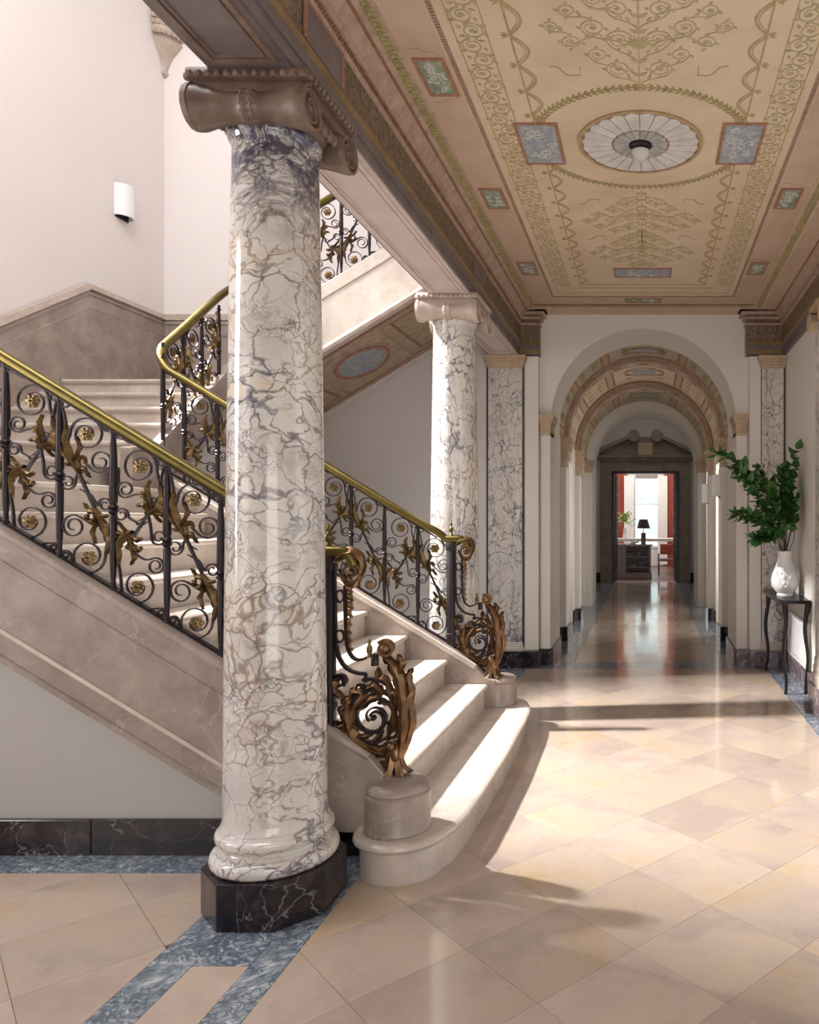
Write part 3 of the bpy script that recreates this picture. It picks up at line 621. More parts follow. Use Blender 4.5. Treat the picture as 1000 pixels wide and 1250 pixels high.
# ---- newel with its scrolled foot (local: x outward/downhill, z absolute height)
def newel(root, X, Y):
    def L(zx, zy): return ((zx-20)/968, 1.6148-zy/968)
    at = Vector((X, Y, 0))
    def O(name, mb, mat, lab=None, par=None):
        o = obj(name, mb, mat, par or root, smooth=50, loc=at if par is None else None, local=par is not None)
        if lab: tag(o, lab)
        return o
    post = MB().cbox(-.026, .026, -.026, .026, .46, 1.315, .004)
    for z0, z1, e in ((.46, .60, .034), (.66, .685, .031), (1.27, 1.33, .031)): post.cbox(-e, e, -e, e, z0, z1, .003)
    np_ = O('newel_post', post, M['iron'])
    cap = MB(); cap.sweep([(-.06, 0, 1.353), (0, 0, 1.353), (.05, 0, 1.353), (.085, 0, 1.345), (.105, 0, 1.325), (.118, 0, 1.29)], [(a*.95, b) for a, b in RAIL])
    O('rail_end', cap, M['brass'], 'brass level end of the handrail')
    O('finial', MB().lathe([(.004, 1.37), (.018, 1.372), (.012, 1.385), (.007, 1.392), (.015, 1.408), (.017, 1.42), (.008, 1.435), (.004, 1.44), (.010, 1.452), (.008, 1.462), (.002, 1.472)], n=12), M['brass'])
    v = MB(); bar(v, arc_scroll(L(118, 345), .046, 2.2, 1.7, -1, .25), .007, .018)
    leaf(v, [L(50, 300), L(85, 262), L(130, 258), L(165, 300), L(160, 370)], .030, 4, bulge=.03); leaf(v, [L(70, 330), L(95, 390), L(130, 400), L(160, 370)], .018, 3, bulge=.02)
    v.ball((*L(118, 345)[:1], 0, L(118, 345)[1]), .018, 8, 6, sy=1.5)
    O('top_volute', v, M['bronze'], 'bronze leafy volute under the rail end')
    ch = MB()
    for k in range(8):
        z = 1.19-.036*k; x = .090+.004*math.sin(k); ch.ball((x, 0, z), .017-.001*k, 8, 5, sz=1.15, sy=.8); ch.ball((x+.010, 0, z-.016), .010, 6, 4)
    O('leaf_chain', ch, M['bronze'], 'hanging bronze chain of leaves')
    s = MB()
    bar(s, [L(45, 330), L(47, 450), L(50, 600)]+bez(L(50, 600), L(50, 720), L(90, 775), L(180, 775)), .006, .012, taper=False)
    bar(s, [L(92, 400), L(93, 520), L(97, 620)]+bez(L(97, 620), L(100, 700), L(135, 735), L(185, 705)), .005, .012, taper=False)
    for zy in (445, 615):
        c = L(70, zy); s.sweep([(c[0]+.018*math.cos(a*PI/8), 0, c[1]+.026*math.sin(a*PI/8)) for a in range(16)], [(-.004, -.008), (.004, -.008), (.004, .008), (-.004, .008)], up=(0, 1, 0), closed=True)
    bar(s, [L(180, 775), L(180, 810)], .006, .01, taper=False); bar(s, bez(L(165, 800), L(230, 790), L(290, 800), L(345, 930)), .006, .012, taper=False)
    s.cbox(L(205, 0)[0], L(232, 0)[0], -.012, .012, L(0, 740)[1], L(0, 690)[1], .002)
    s.sweep([(x, 0, z) for x, z in (L(20, 1035), L(120, 1075), L(240, 1150), L(320, 1200))], [(-.006, -.016), (.006, -.016), (.006, .016), (-.006, .016)], up=(0, 1, 0))
    O('scroll_bars', s, M['iron'])
    c = L(195, 0)
    O('small_finial', MB().lathe([(.004, .885), (.014, .888), (.008, .90), (.013, .915), (.013, .93), (.005, .945), (.009, .955), (.002, .968)], (c[0], 0, 0), 10), M['brass'])
    g_ = MB(); cc = L(213, 962)
    bar(g_, arc_scroll(cc, .128, -1.2, 2.6, 1, .12), .007, .016); bar(g_, arc_scroll(cc, .075, 2.0, 1.3, 1, .3), .005, .012)
    g_.ball((cc[0], 0, cc[1]), .014, 8, 5, sy=1.6)
    for (zx, zy, r, a, sg) in ((68, 805, .030, -.8, 1), (68, 1000, .026, 1.2, -1), (158, 838, .020, -2, 1), (232, 845, .020, 4, -1), (150, 1075, .02, 1, 1)): bar(g_, arc_scroll(L(zx, zy), r, a, 1.6, sg, .25), .006, .014)
    O('great_scroll', g_, M['iron'])
    lf = MB()
    leaf(lf, [L(215, 1100), L(130, 1050), L(100, 950), L(110, 880), L(75, 900)], .036, 5, bulge=.026)
    leaf(lf, [L(120, 1020), L(130, 930), L(170, 870), L(150, 835), L(170, 825)], .030, 4, bulge=.024)
    leaf(lf, [L(150, 930), L(200, 880), L(235, 870), L(225, 840)], .024, 4, bulge=.02)
    leaf(lf, [L(90, 880), L(50, 850), L(45, 800), L(75, 790)], .024, 3, bulge=.02)
    leaf(lf, [L(110, 980), L(65, 1000), L(45, 975)], .022, 3, bulge=.015)
    leaf(lf, [L(180, 1090), L(250, 1110), L(290, 1060)], .026, 3, bulge=.02)
    leaf(lf, [L(160, 1100), L(200, 1140), L(240, 1120)], .02, 3, bulge=.02)
    for k in range(9):
        a = .5+k*.68; rr = .118
        P0 = (cc[0]+rr*math.cos(a), cc[1]+rr*math.sin(a)); P1 = (cc[0]+(rr+.026)*math.cos(a+.35), cc[1]+(rr+.026)*math.sin(a+.35)); P2 = (cc[0]+(rr+.012)*math.cos(a+.72), cc[1]+(rr+.012)*math.sin(a+.72))
        if P1[0] > .335: continue
        leaf(lf, [P0, P1, P2], .022, 3, bulge=.02); 
        P3 = (cc[0]+(rr-.035)*math.cos(a+.45), cc[1]+(rr-.035)*math.sin(a+.45)); leaf(lf, [P0, P3, (cc[0]+(rr-.05)*math.cos(a+.85), cc[1]+(rr-.05)*math.sin(a+.85))], .014, 3, bulge=.016)
    O('scroll_leaves', lf, M['bronze'], 'curling bronze acanthus leaves around the great scroll')
    t = MB()
    leaf(t, [L(335, 1120), L(345, 1020), L(345, 900), L(330, 800), L(295, 730), L(255, 700)], .040, 6, bulge=.036, n=22)
    leaf(t, [L(350, 1090), L(378, 980), L(365, 880), L(385, 850)], .022, 5, y=.006, bulge=.02); leaf(t, [L(330, 1060), L(300, 980), L(300, 900), L(280, 860)], .020, 4, bulge=.02); leaf(t, [L(345, 900), L(375, 850), L(360, 780), L(380, 750)], .020, 4, bulge=.02); leaf(t, [L(320, 800), L(335, 730), L(315, 690)], .018, 3, bulge=.02); leaf(t, [L(300, 900), L(270, 800), L(235, 790), L(232, 745)], .022, 3, bulge=.02)
    bar(t, arc_scroll(L(262, 668), .036, 2.4, 1.5, -1, .3), .008, .016); t.ball((L(262, 668)[0], 0, L(262, 668)[1]), .025, 10, 6)
    O('tall_acanthus', t, M['bronze'], 'tall bronze acanthus stem with rolled tip')
    b = MB()
    for a in range(7):
        an = a/7*2*PI; dx, dy = math.cos(an), math.sin(an)
        b.sweep([(.29+dx*r, dy*r*.8, z) for r, z in ((.016, .52), (.030, .46), (.045, .42), (.064, .385), (.078, .392))], [(-.018, -.005), (0, .006), (.018, -.005), (0, -.009)], up=(dx, dy, .6))
    b.ball((.30, 0, .46), .036, 10, 6, sz=1.5); b.ball((.285, -.02, .50), .022, 8, 5); b.ball((.33, .0, .50), .024, 8, 5, sz=1.4)
    O('leaf_foot', b, M['bronze'], 'bronze leaf cluster standing on the stone drum')
# ---- near balustrade
nb = thing('iron_balustrade', (-1.385, 3.31, .4), 'nearest wrought iron balustrade with dark gilt leaves, behind the big marble column', 'railing')
YN, YF = 3.31, 5.33; XN = -1.40
def run(root, x0, y, n, kind0, first=1):
    for i in range(1, n+1):
        x = x0-PW*i; z = nose(x)+.09
        place_panel(root, (i+kind0) % 2 == 0, (x, y, z), 0); place_baluster(root, (x, y, z-.01))
run(nb, XN, YN, 9, 0); newel(nb, XN, YN)
hp = [(XN-.04, YN, 1.353), (XN-.09, YN, nose(XN-.09)+RH+.015)] + [(x, YN, nose(x)+RH) for x in (-1.6, -2.2, -3.0, -3.55)]
obj('handrail', MB().sweep(chaikin(hp, 2), RAIL), M['brass'], nb, smooth=60)
obj('under_rail', MB().sweep([(x, YN, nose(x)+RH-.031) for x in (XN-.1, -3.55)], BOT), M['iron'], nb)
obj('bottom_rail', MB().sweep([(x, YN, nose(x)+.094) for x in (XN+.05, -3.55)], BOT), M['iron'], nb)
# ---- far balustrade, turning at the landing and rising again
fb = thing('iron_balustrade', (-1.37, YF, .4), 'farther wrought iron balustrade on the stairs, curving round the turn and rising again', 'railing')
XF = -1.385
run(fb, XF, YF, 8, 0); newel(fb, XF, YF)
xe = XF-PW*8; ze = nose(xe)                # -3.27
# turning part
hz = lambda y: 2.86+(y-5.45)*.66
turn = [(xe-.0, YF, ze+RH), (-3.40, YF+.0, nose(-3.40)+RH-.01), (-3.485, YF+.05, 2.70), (-3.49, 5.55, 2.83), (-3.47, 5.9, 3.13), (-3.46, 6.18, 3.36), (-3.40, 6.31, 3.47), (-3.28, 6.34, 3.60)]
up = [(x, 6.34, up2(x)+.76) for x in (-3.05, -2.6, -2.0, -1.6)]
main = [(XF-.04, YF, 1.353), (XF-.09, YF, nose(XF-.09)+RH+.015)] + [(x, YF, nose(x)+RH) for x in (-1.6, -2.2, -3.0)]
fullrail = chaikin(main+turn+up, 3)
obj('handrail', MB().sweep(fullrail, RAIL), M['brass'], fb, smooth=60)
obj('bottom_rail', MB().sweep([(x, YF, nose(x)+.094) for x in (XF+.05, -3.4)], BOT), M['iron'], fb)
obj('under_rail', MB().sweep([(x, YF, nose(x)+RH-.031) for x in (XF-.1, -3.35)], BOT), M['iron'], fb)
tb = chaikin([(-3.40, YF, nose(-3.40)+.094), (-3.47, YF+.05, 1.98), (-3.47, 5.55, 2.13), (-3.46, 6.18, 2.68), (-3.40, 6.31, 2.80), (-3.28, 6.34, up2(-3.28)+.06), (-1.6, 6.34, up2(-1.6)+.06)], 2)
obj('bottom_rail', MB().sweep(tb, BOT), M['iron'], fb)
for i in range(1, 5):
    y = 5.40+PW*(i-1); z = 2.02+(y-5.40)*.66+.0
    place_baluster(fb, (-3.47, y, z))
    if i < 4: place_panel(fb, i % 2 == 0, (-3.47, y+PW, z+.01+PW*SL), -PI/2)
place_baluster(fb, (-3.43, YF+.01, 1.93))
for i in range(8):
    x = -3.28+PW*i; z = up2(x)+.05
    place_baluster(fb, (x, 6.34, z))
    place_panel(fb, i % 2 == 0, (x+PW, 6.34, z+PW*SL), PI)

# ---------------------------------------------------------------- COLUMNS
def column(X, Y, label, matk, capk, group):
    t = thing('marble_column', (X, Y, 0), label, 'column', group)
    r8 = []
    hw, c = .237, .135
    oc = [(X-hw+c, Y-hw), (X+hw-c, Y-hw), (X+hw, Y-hw+c), (X+hw, Y+hw-c), (X+hw-c, Y+hw), (X-hw+c, Y+hw), (X-hw, Y+hw-c), (X-hw, Y-hw+c)]
    obj('plinth', MB().prism(oc, 'z', 0, .172), M['base_dark'], t, bevel=.004)
    def tor(r0, z0, z1, r1): return [(r0+(r1-r0)*math.sin(PI*i/8)**.8, z0+(z1-z0)*(1-math.cos(PI*i/8))/2) for i in range(9)]
    base = [(.01, .172)]+tor(.205, .172, .232, .232)+[(.207, .234), (.207, .242)]+[(.207-.014*math.sin(PI*i/6), .242+.022*i/6) for i in range(1, 6)]+[(.203, .266)]+tor(.200, .268, .305, .213)+[(.198, .307), (.198, .317), (.19, .325), (.01, .326)]
    obj('base', MB().lathe(base, (X, Y, 0), 64), M[matk], t, smooth=55)
    sh = [(.001, .322), (.196, .322), (.190, .335), (.186, .36)]
    for i in range(1, 21):
        f = i/20; sh.append((.186-.031*f**1.35, .36+2.56*f))
    sh += [(.157, 2.935), (.164, 2.945), (.170, 2.958), (.168, 2.972), (.158, 2.98), (.001, 2.98)]
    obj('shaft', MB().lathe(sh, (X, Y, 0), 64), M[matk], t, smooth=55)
    ca = obj('capital', MB().lathe([(.001, 2.975), (.155, 2.975), (.172, 2.99), (.185, 3.01), (.195, 3.04), (.19, 3.07), (.001, 3.07)], (X, Y, 0), 40).cbox(X-.215, X+.215, Y-.205, Y+.205, 3.058, 3.10, .006).cbox(X-.225, X+.225, Y-.225, Y+.225, 3.10, 3.139, .006), M[capk], t, smooth=40)
    for s in (-1, 1):
        prof = []
        for i in range(25):
            u = -1+2*i/24; au = abs(u); r = .052+.034*au**2.2
            if au < .16: r = .060+(.006 if .06 < au < .13 else 0)
            if au > .93: r = .090-(0 if au < .99 else .01)
            prof.append((r, u*.205))
        prof = [(.001, -.206)]+prof+[(.001, .206)]
        bo = obj('bolster', MB().lathe(prof, (X, Y+s*.175, 3.012), 28, 'x'), M[capk], ca, smooth=45)
        for e in (-1, 1):
            pts = [(X+e*.208, Y+s*.175+q[0]*s, 3.012+q[1]) for q in arc_scroll((0, 0), .078, 1.4, 2.6, -1, .12, 40)]
            v = MB().sweep(pts, [(-.009, -.006), (.009, -.006), (.006, .016), (-.006, .016)], up=(e, 0, 0), scale=[1-.5*i/len(pts) for i in range(len(pts))])
            v.ball((X+e*.208, Y+s*.175, 3.012), .012, 8, 5)
            obj('volute', v, M[capk], ca, smooth=50)
        sc_ = MB()
        for i in range(5):
            for k in range(7):
                a = -1.35+2.3*k/6; sc_.ball((X-.020+.010*i, Y+s*.175+s*.061*math.cos(a), 3.012+.061*math.sin(a)), .0065, 5, 4)
        obj('bolster_scales', sc_, M[capk], ca, smooth=True)
    eg = MB()
    for e in (-1, 1):
        for i in range(5):
            y = Y+(-.095+.0475*i); eg.ball((X+e*.187, y, 3.025), .022, 8, 6, sz=1.35, sx=.8)
            if i < 4: eg.ball((X+e*.185, y+.024, 3.02), .007, 5, 4, sz=3)
    obj('egg_and_dart', eg, M[capk], ca, smooth=True)
    bd = MB()
    for i in range(13):
        q = -.205+.41*i/12
        for p in ((X+q, Y-.226), (X+.226, Y+q), (X-.226, Y+q)): bd.ball((p[0], p[1], 3.112), .014, 6, 5, sz=1.1)
    obj('abacus_beads', bd, M[capk], ca, smooth=True)
    return t
column(-1.456, 2.959, 'large white and purple veined marble column in the foreground on a dark octagonal plinth', 'marble', 'capital', None)
column(-1.456, 5.70, 'smaller looking veined marble column beyond the foot of the stairs, behind the far railing', 'marble2', 'capital2', None)

# pilasters
def pilaster(x0, x1, y0, y1, label, face='y', capk='gold_cap', z1=3.14, bk='base_dark'):
    cx, cy = (x0+x1)/2, (y0+y1)/2
    t = thing('marble_pilaster', (cx, y1, 0), label, 'pilaster')
    obj('shaft', MB().cbox(x0, x1, y0, y1, .25, z1-.13, .004), M['marble2'], t)
    obj('base', MB().cbox(x0-.022, x1+.022, y0-.022, y1, .17, .20, .003).cbox(x0-.012, x1+.012, y0-.012, y1, .20, .225, .003).cbox(x0-.006, x1+.006, y0-.006, y1, .225, .25, .003), M['tread'], t)
    c = MB()
    for a, b, e in ((z1-.14, z1-.125, .006), (z1-.125, z1-.10, .016), (z1-.10, z1-.075, .028), (z1-.075, z1-.05, .036), (z1-.05, z1-.01, .042)): c.cbox(x0-e, x1+e, y0-e, y1, a, b, .003)
    obj('capital', c, M[capk], t)
    return t
pilaster(-1.595, -1.255, 7.56, 7.69, 'flat veined marble pilaster against the far wall, right of the farther column')
pilaster(1.155, 1.375, 7.58, 7.69, 'flat marble pilaster in the far right corner, behind the vase')
# right wall pilaster at the picture edge
t = thing('marble_pilaster', (1.40, 5.70, 0), 'pilaster on the right wall cut by the picture edge', 'pilaster')
obj('shaft', MB().cbox(1.31, 1.399, 5.53, 5.87, .42, 3.0, .004), M['marble2'], t)
obj('base', MB().cbox(1.285, 1.40, 5.50, 5.90, .22, .30, .006).cbox(1.295, 1.40, 5.51, 5.89, .30, .36, .006).cbox(1.302, 1.40, 5.52, 5.88, .36, .42, .006), M['tread'], t)
obj('plinth', MB().cbox(1.265, 1.40, 5.48, 5.92, 0, .22, .005), M['base_purple'], t)
cc = MB().cbox(1.27, 1.40, 5.49, 5.91, 3.09, 3.138, .005)
for y in (5.51, 5.89): cc.lathe([(.001, 1.262), (.075, 1.262), (.07, 1.28), (.055, 1.40)], (0, y, 3.02), 20, 'x')
obj('capital', cc, M['gold_cap'], t, smooth=40)
# plain white strips of the far wall and imposts of the arch
for x0, x1, y0 in ((-1.235, -1.095, 7.60), (1.035, 1.15, 7.60)):
    struct('trim_2', MB().cbox(x0, x1, y0, 7.70, .17, 3.13, .004), M['plaster'])
for x0, x1 in ((-1.085, -.982), (.908, 1.02)):
    struct('trim_3', MB().cbox(x0, x1, 7.66, 7.70, .17, 2.34, .004), M['plaster'])
def impost(sgn, y0, y1, xe, zt=2.545, wdt=.10, h=.21, matk='gold_cap'):
    mb = MB()
    for a, b, e in ((0, .035, .0), (.035, .12, .006), (.12, .15, .02), (.15, .175, .032), (.175, .21, .04)):
        a, b = a*h/.21, b*h/.21
        xa, xb = (xe-wdt, xe+e) if sgn < 0 else (xe-e, xe+wdt)
        mb.cbox(xa-(e if sgn < 0 else 0), xb+(e if sgn > 0 else 0), y0-e, y1, zt-h+a, zt-h+b, .002)
    return struct('trim_4', mb, M['gold_cap' if matk == 'gold_cap' else matk])
for s, xe in ((-1, -.982), (1, .908)): impost(s, 7.645, 7.95, xe)

# ---------------------------------------------------------------- ENTABLATURE (left beam, right wall, far returns)
def entab(name, s, xf, xback, y0, y1):
    """s=+1 faces +X (left beam), s=-1 faces -X (right wall); xf: plane of frieze"""
    X = lambda d: xf+s*d
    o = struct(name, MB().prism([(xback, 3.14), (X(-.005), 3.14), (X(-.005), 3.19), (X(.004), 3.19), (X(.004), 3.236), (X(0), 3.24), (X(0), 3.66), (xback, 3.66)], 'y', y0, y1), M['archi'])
    obj('gilt_roll', MB().prism([(X(0), 3.234)]+[(X(.002+.020*math.sin(PI*i/6)), 3.236+.034*i/6) for i in range(7)]+[(X(0), 3.272)], 'y', y0, y1), M['goldline'], o, smooth=50)
    obj('frieze_band', MB().prism([(X(0), 3.272), (X(.003), 3.272), (X(.003), 3.435), (X(0), 3.435)], 'y', y0, y1), M['frieze'], o)
    obj('bed_moulding', MB().prism([(X(0), 3.432), (X(.012), 3.436), (X(.016), 3.450), (X(.012), 3.456), (X(.012), 3.484), (X(.028), 3.488), (X(.036), 3.505), (X(.034), 3.512), (X(.052), 3.530), (X(.070), 3.556), (X(.074), 3.562), (X(0), 3.562)], 'y', y0, y1), M['rosemould'], o)
    obj('brown_fillet', MB().prism([(X(0), 3.562), (X(.080), 3.562), (X(.084), 3.574), (X(0), 3.574)], 'y', y0, y1), M['umber'], o)
    w_ = .155 if s > 0 else .30; w0 = .095 if s > 0 else .22
    obj('crown', MB().prism([(X(0), 3.574), (X(.088), 3.574), (X(w0), 3.58), (X(w0+.01), 3.588), (X(w_-.01), 3.612), (X(w_), 3.614), (X(w_), 3.628), (X(0), 3.628)], 'y', y0, y1), M['rosemould' if s > 0 else 'ceil_rose'], o)
    # rope of pearls (too small to pick apart singly)
    rp = MB(); n = int((y1-max(y0, 1.5))/.022)
    for i in range(n):
        y = max(y0, 1.5)+i*.022; rp.loft([[(X(.012), y, 3.459), (X(.012), y+.012, 3.459), (X(.012), y+.018, 3.481), (X(.012), y+.006, 3.481)], [(X(.024), y+.002, 3.462), (X(.024), y+.011, 3.462), (X(.024), y+.016, 3.478), (X(.024), y+.007, 3.478)]])
    tag(obj('rope_beads', rp, M['umber'] if s > 0 else M['rosemould'], o), kind='stuff')
    # leaf ornament on the crown
    lf = MB(); n = int((y1-max(y0, 1.5))/.032)
    ux, uz = (w_-.012)-(w0+.012), .022
    for i in range(n):
        y = max(y0, 1.5)+i*.032
        for q, dy in ((.25, 0), (.7, .016)):
            lf.ball((X(w0+.010+ux*q), y+dy, 3.588+uz*q-.001), .0135, 5, 4, sx=1.25, sz=.7)
    tag(obj('leaf_beads', lf, M['olive'], o), kind='stuff')
    return o
e1 = entab('trim_5', 1, -1.275, -1.60, -2.2, 7.70)
e2 = entab('trim_6', -1, 1.362, 1.46, -2.2, 7.70)
# soffit of the left beam: framed panels between the columns
for (a, b, k) in ((-.5, 2.72, 'archi'), (3.20, 5.46, 'soffit'), (5.94, 7.50, 'soffit')):  # nearest panel and its moulding painted darker to stand in for shadow
    obj('soffit_panel', MB().box(-1.585, -1.29, a-.24, b+.24 if b < 7.4 else 7.70, 3.132, 3.141), M[k], e1)
    for ins, w_, h in ((.035, .010, .010), (.060, .004, .007)):
        q = [(-1.585+ins, a+ins), (-1.29-ins, a+ins), (-1.29-ins, b-ins), (-1.585+ins, b-ins)]
        fr = MB(); 
        x0, x1, y0, y1 = -1.585+ins, -1.29-ins, a+ins, b-ins
        for bx in ((x0-w_, x0+w_, y0-w_, y1+w_), (x1-w_, x1+w_, y0-w_, y1+w_), (x0+w_, x1-w_, y0-w_, y0+w_), (x0+w_, x1-w_, y1-w_, y1+w_)): fr.box(*bx, 3.132-h, 3.133)
        obj('panel_moulding', fr, M['capital' if k == 'archi' else 'soffit'], e1)
# painted panels in the frieze above each column
for yc in (2.96, 5.70):
    obj('frieze_panel', MB().box(-1.272, -1.266, yc-.17, yc+.17, 3.278, 3.43), M['archi'], e1)
    fr = MB().box(-1.268, -1.260, yc-.18, yc-.165, 3.278, 3.432).box(-1.268, -1.260, yc+.165, yc+.18, 3.278, 3.432).box(-1.268, -1.260, yc-.165, yc+.165, 3.42, 3.432)
    obj('frieze_panel_border', fr, M['terra'], e1)
for x0, x1 in ((-1.275, -1.085), (1.0, 1.362)):
    o = struct('trim_7', MB().box(x0, x1, 7.57, 7.70, 3.14, 3.62), M['archi'])
    obj('architrave', MB().box(x0-.0, x1+.0, 7.565, 7.57, 3.145, 3.19).cbox(x0-.006, x1+.006, 7.55, 7.57, 3.235, 3.27, .003), M['goldline'], o)
    obj('frieze_band', MB().box(x0+.003, x1-.003, 7.562, 7.57, 3.272, 3.435), M['frieze'], o)
    cm = MB()
    for a, b, e in ((3.435, 3.455, .012), (3.49, 3.515, .03), (3.53, 3.56, .06), (3.575, 3.62, .075)): cm.cbox(x0-(.0 if x0 < 0 else e), x1+(e if x0 < 0 else 0), 7.57-e, 7.70, a, b, .003)
    obj('cornice', cm, M['rosemould'], o)
    dn = MB()
    for i in range(int((x1-x0)/.02)): dn.box(x0+.02*i+.003, x0+.02*i+.014, 7.548, 7.57, 3.458, 3.488)
    tag(obj('dentils', dn, M['umber'], o), kind='stuff')
o = struct('trim_8', MB().cbox(-1.13, 1.07, 7.50, 7.70, 3.575, 3.62, .004), M['ceil_rose'])
lf = MB()
for i in range(72): lf.ball((-1.1+i*.03, 7.502, 3.597), .010, 5, 4)
tag(obj('leaf_beads', lf, M['olive'], o), kind='stuff')
obj('fillet', MB().box(-1.12, 1.06, 7.485, 7.50, 3.608, 3.62), M['goldline'], o)

# ---------------------------------------------------------------- CEILING with painted ornament
CZ = 3.62
ceil = struct('ceiling', MB().box(-1.60, 1.46, -2.2, 7.70, CZ, 3.72), M['ceil'])
def flat(mb, pts, w=.004, t=.0015, closed=False, taper=False):
    n = len(pts); mb.sweep([(x, y, CZ-t*.6) for x, y in pts], [(-w, -t), (w, -t), (w, t), (-w, t)], closed=closed, scale=[1-.5*i/n for i in range(n)] if taper else None)
def rect(mb, x0, x1, y0, y1, w):
    for bx in ((x0-w, x0+w, y0-w, y1+w), (x1-w, x1+w, y0-w, y1+w), (x0+w, x1-w, y0-w, y0+w), (x0+w, x1-w, y1-w, y1+w)): mb.box(*bx, CZ-.003, CZ+.001)
XL, XR = -.902, .828
m_ = MB(); m_.box(-1.12, XL-.02, -2, 7.48, CZ-.0012, CZ+.001).box(XR+.02, 1.06, -2, 7.48, CZ-.0012, CZ+.001).box(XL-.02, XR+.02, 7.24, 7.48, CZ-.0012, CZ+.001)
obj('rose_border', m_, M['ceil_rose'], ceil)
m_ = MB(); rect(m_, XL, XR, -1.5, 7.22, .010); obj('brown_fret', m_, M['umber'], ceil)
bd = MB()
for s in (XL, XR):
    for i in range(330): bd.box(s-.013, s+.013, .6+i*.02, .6+i*.02+.008, CZ-.0036, CZ)
tag(obj('fret_beads', bd, M['rosemould'], ceil), kind='stuff')
m_ = MB(); rect(m_, AX-.805, AX+.805, -1.3, 7.1, .0025); rect(m_, AX-.665, AX+.665, -1.2, 6.95, .0025); rect(m_, AX-.565, AX+.565, -1.1, 6.85, .004)
obj('painted_lines', m_, M['ochre'], ceil)
JR = random.Random(5)
def sm_leaf(mb, x, y, a, L=.03, w=.010, z=CZ):
    c, s = math.cos(a), math.sin(a)
    P = [(0, 0), (L*.4, w), (L, 0), (L*.4, -w)]
    mb.loft([[(x+p[0]*c-p[1]*s, y+p[0]*s+p[1]*c, z-h) for p in P] for h in (.0018+.0022*JR.random(), 0)])
# rinceau border: undulating vine with spirals and leaves
for s in (-1, 1):
    vine = MB(); lv = MB(); X0 = AX+s*.735; per = .155; k = 0; y = 1.6
    while y < 6.95:
        sg = 1 if k % 2 == 0 else -1
        flat(vine, arc_scroll((X0+sg*.012, y), .048, -PI/2 if sg > 0 else -PI/2, 1.6, sg, .2), .0045, taper=True)
        for j in range(6):
            a = 2*PI*j/6+k; sm_leaf(lv, X0+sg*.012+.05*math.cos(a), y+.05*math.sin(a), a+.8, .03, .009)
        for j in range(5): sm_leaf(lv, X0+sg*.012, y, 2*PI*j/5, .016, .006)
        y += .105; k += 1
    obj('painted_vine', vine, M['faint'], ceil); obj('painted_vine_leaves', lv, M['faint'], ceil)
    # scallops
    sc = MB(); fl = MB()
    y = 1.55; x0 = AX+s*.565
    while y < 6.7:
        pts = [(x0-s*.065*math.sin(PI*i/10), y+.22*i/10) for i in range(11)]; flat(sc, pts, .006)
        pts = [(x0-s*.050*math.sin(PI*i/10), y+.02+.18*i/10) for i in range(11)]; flat(sc, pts, .002)
        for a in (-.6, 0, .6): sm_leaf(fl, x0+s*.008, y, (0 if s > 0 else PI)+a, .036, .007)
        y += .22
    obj('painted_scallops', sc, M['ochre'], ceil); obj('painted_palmettes', fl, M['ochre'], ceil)
# picture panels
def picture(x0, x1, y0, y1, matk, name='picture_panel'):
    p = obj(name, MB().box(x0, x1, y0, y1, CZ-.0055, CZ+.001), M[matk], ceil)
    fr = MB(); w_ = .009
    for bx in ((x0-w_, x0+w_, y0-w_, y1+w_), (x1-w_, x1+w_, y0-w_, y1+w_), (x0+w_, x1-w_, y0-w_, y0+w_), (x0+w_, x1-w_, y1-w_, y1+w_)): fr.box(*bx, CZ-.009, CZ)
    obj('picture_border', fr, M['terra'], p)
    ar = MB(); r_ = random.Random(int(x0*100+y0*10)); W_, H_ = x1-x0, y1-y0
    for i in range(9):
        cx, cy = x0+W_*r_.uniform(.2, .8), y0+H_*r_.uniform(.15, .85)
        flat(ar, [(q[0], q[1]) for q in arc_scroll((cx, cy), min(W_, H_)*.12, r_.uniform(0, 6), .8, 1, .5)], .003, .006)
        sm_leaf(ar, cx, cy, r_.uniform(0, 6), .03, .006, CZ-.0045)
    obj('picture_figures', ar, M['fan'], p)
picture(AX-.675, AX-.455, 4.05, 4.50, 'bluepanel'); picture(AX+.455, AX+.675, 4.05, 4.50, 'bluepanel')
picture(AX-.24, AX+.24, 6.40, 6.62, 'bluepanel'); picture(AX-.24, AX+.24, 1.90, 2.12, 'bluepanel'); picture(AX-.17, AX+.17, 7.28, 7.40, 'greenpanel')
for yc, hh in ((2.25, .145), (3.625, .145), (5.0, .15), (6.40, .15)):
    for s in (-1, 1):
        xa = AX+s*.975; picture(xa-.065, xa+.065, yc-hh, yc+hh, 'greenpanel')
        sw = MB()
        for q in (-1, 1):
            flat(sw, bez((xa+.055, yc+q*(hh+.02)), (xa+.055, yc+q*(hh+.07)), (xa-.0, yc+q*(hh+.03)), (xa-.02, yc+q*(hh+.075))), .003); flat(sw, [(xa-.02, yc+q*(hh+.075)), (xa-.07, yc+q*(hh+.075))], .003)
        obj('painted_flourish', sw, M['ochre'], ceil)
